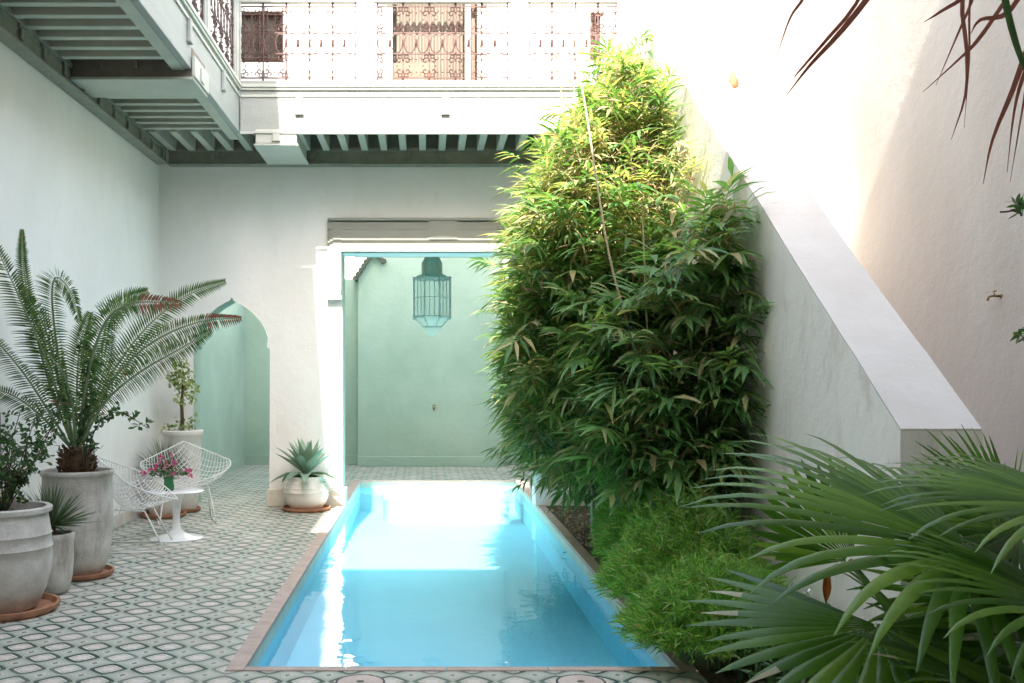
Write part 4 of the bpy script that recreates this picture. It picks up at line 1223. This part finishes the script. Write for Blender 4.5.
# ------------------------------------------------------------------ hanging bronze leaves (top right)
random.seed(9)
dt_ = thing('cordyline', 'bronze red strap leaves hanging from a tall plant above on the right', 'plant', (1.42, 2.2, 0))
q = MB().tube([(1.42, 2.2, 0), (1.46, 2.22, 1.2), (1.40, 2.15, 2.45)], [.04, .035, .028], 10); wbuild(q, 'trunk', 'twig', dt_, True)
def strap(pts, W, mats='redleaf', fold=.35):
    c_ = catmull([P(*p) for p in pts], 12); q = MB()
    o = 0
    for i, p in enumerate(c_):
        tg = (c_[min(12, i+1)]-c_[max(0, i-1)]).normalized()
        sd = tg.cross(Vector((.25, -1, .1))).normalized(); up = sd.cross(tg); t = i/12
        w = W*.29*(min(1, .45+t*2.2) if t < .45 else ((1-t)/.55)**.8)
        w = max(w, .0006)
        q.v += [tuple(p-sd*w+up*w*fold), tuple(p), tuple(p+sd*w+up*w*fold)]
    for i in range(12):
        a, b = i*3, (i+1)*3
        q.face((a, a+1, b+1, b)); q.face((a+1, a+2, b+2, b+1))
    wbuild(q, 'leaf', mats, dt_, True)
D = 2.1
strap([(905, -70, D), (880, -20, D), (842, 30, D-.03), (810, 65, D-.05), (786, 96, D-.06)], .022)
strap([(890, -60, D), (855, 5, D), (828, 38, D), (800, 70, D), (794, 78, D)], .014)
strap([(830, -60, D+.1), (805, -5, D+.1), (790, 18, D+.1), (776, 58, D+.1)], .012)
strap([(990, -60, D), (970, -10, D), (940, 12, D), (924, 22, D)], .016)
strap([(985, -70, D), (962, -5, D), (966, 50, D-.02), (965, 95, D-.04), (951, 140, D-.05)], .020)
strap([(995, -60, D-.1), (971, -8, D-.1), (969, 60, D-.12), (964, 128, D-.14)], .011)
strap([(1030, -40, D), (1000, 8, D), (976, 42, D), (958, 60, D), (923, 92, D)], .016)
strap([(1050, -60, D-.1), (1010, 10, D-.1), (980, 20, D-.1), (970, 35, D-.1)], .018)
strap([(985, -40, D+.05), (972, 0, D+.05), (955, 40, D+.05), (936, 85, D+.05)], .012)
strap([(1000, -60, 1.7), (1003, -5, 1.7), (1015, 45, 1.7), (1032, 90, 1.7), (1050, 150, 1.7)], .028, 'redgreen')
strap([(1060, -20, 1.9), (1030, 40, 1.9), (1012, 90, 1.9), (992, 140, 1.9), (983, 184, 1.9)], .022)
strap([(1050, 10, 1.95), (1025, 70, 1.95), (1014, 110, 1.95), (1007, 172, 1.95)], .016)
strap([(1060, 10, 1.92), (1032, 60, 1.92), (1022, 110, 1.92), (1010, 182, 1.92)], .013)
# leafy sprigs at the right edge
sg_ = Vector((P(1075, 220, 2.6).x, 2.6, 0))
shrub('citrus_branch', 'thin leafy branch reaching in at the right edge', 'branch', sg_,
      [[sg_, P(1070, 300, 2.6), P(1045, 215, 2.6), P(1000, 212, 2.6)], [sg_, P(1070, 350, 2.6), P(1040, 330, 2.6), P(1018, 342, 2.6)]], 'rose', .030, .012, 6, twig=.035)

# ------------------------------------------------------------------ light, sky, camera
Lx, Ly = .07, .952
sun = bpy.data.lights.new('sun', 'SUN'); sun.energy = 2.0; sun.angle = R(.55); sun.color = (1, .93, .82)
so = bpy.data.objects.new('sun', sun); COL.objects.link(so)
so.rotation_euler = Vector((Lx, Ly, -1)).to_track_quat('-Z', 'Y').to_euler(); so.location = (0, 0, 20)
wd = bpy.data.worlds.new('World'); scene.world = wd; wd.use_nodes = True
nt = wd.node_tree; bg = nt.nodes['Background']
sky = nt.nodes.new('ShaderNodeTexSky'); sky.sky_type = 'NISHITA'; sky.sun_disc = False
sky.sun_elevation = math.atan2(1, math.hypot(Lx, Ly)); sky.sun_rotation = math.pi+math.atan2(Lx, Ly)
sky.air_density = 1.0; sky.dust_density = .6; sky.ozone_density = 1.0
nt.links.new(tint(nt, sky.outputs[0]), bg.inputs[0]); bg.inputs[1].default_value = .15

cam = bpy.data.cameras.new('camera'); co = bpy.data.objects.new('camera', cam); COL.objects.link(co)
co.location = (0, 0, H); co.rotation_euler = (R(90), 0, 0)
cam.sensor_width = 36; cam.lens = F/1024*36; cam.shift_x = (512-CX)/1024; cam.shift_y = (CY-341.5)/1024
cam.clip_start = .05; cam.clip_end = 500
scene.camera = co
scene.view_settings.view_transform = 'Standard'; scene.view_settings.look = 'None'
scene.view_settings.exposure = 3.66; scene.view_settings.gamma = 1
cy_ = scene.cycles
cy_.use_denoising = True; cy_.max_bounces = 10; cy_.diffuse_bounces = 6; cy_.glossy_bounces = 4; cy_.transparent_max_bounces = 12; cy_.transmission_bounces = 6
cy_.caustics_reflective = True; cy_.blur_glossy = 1.0; cy_.sample_clamp_indirect = 12
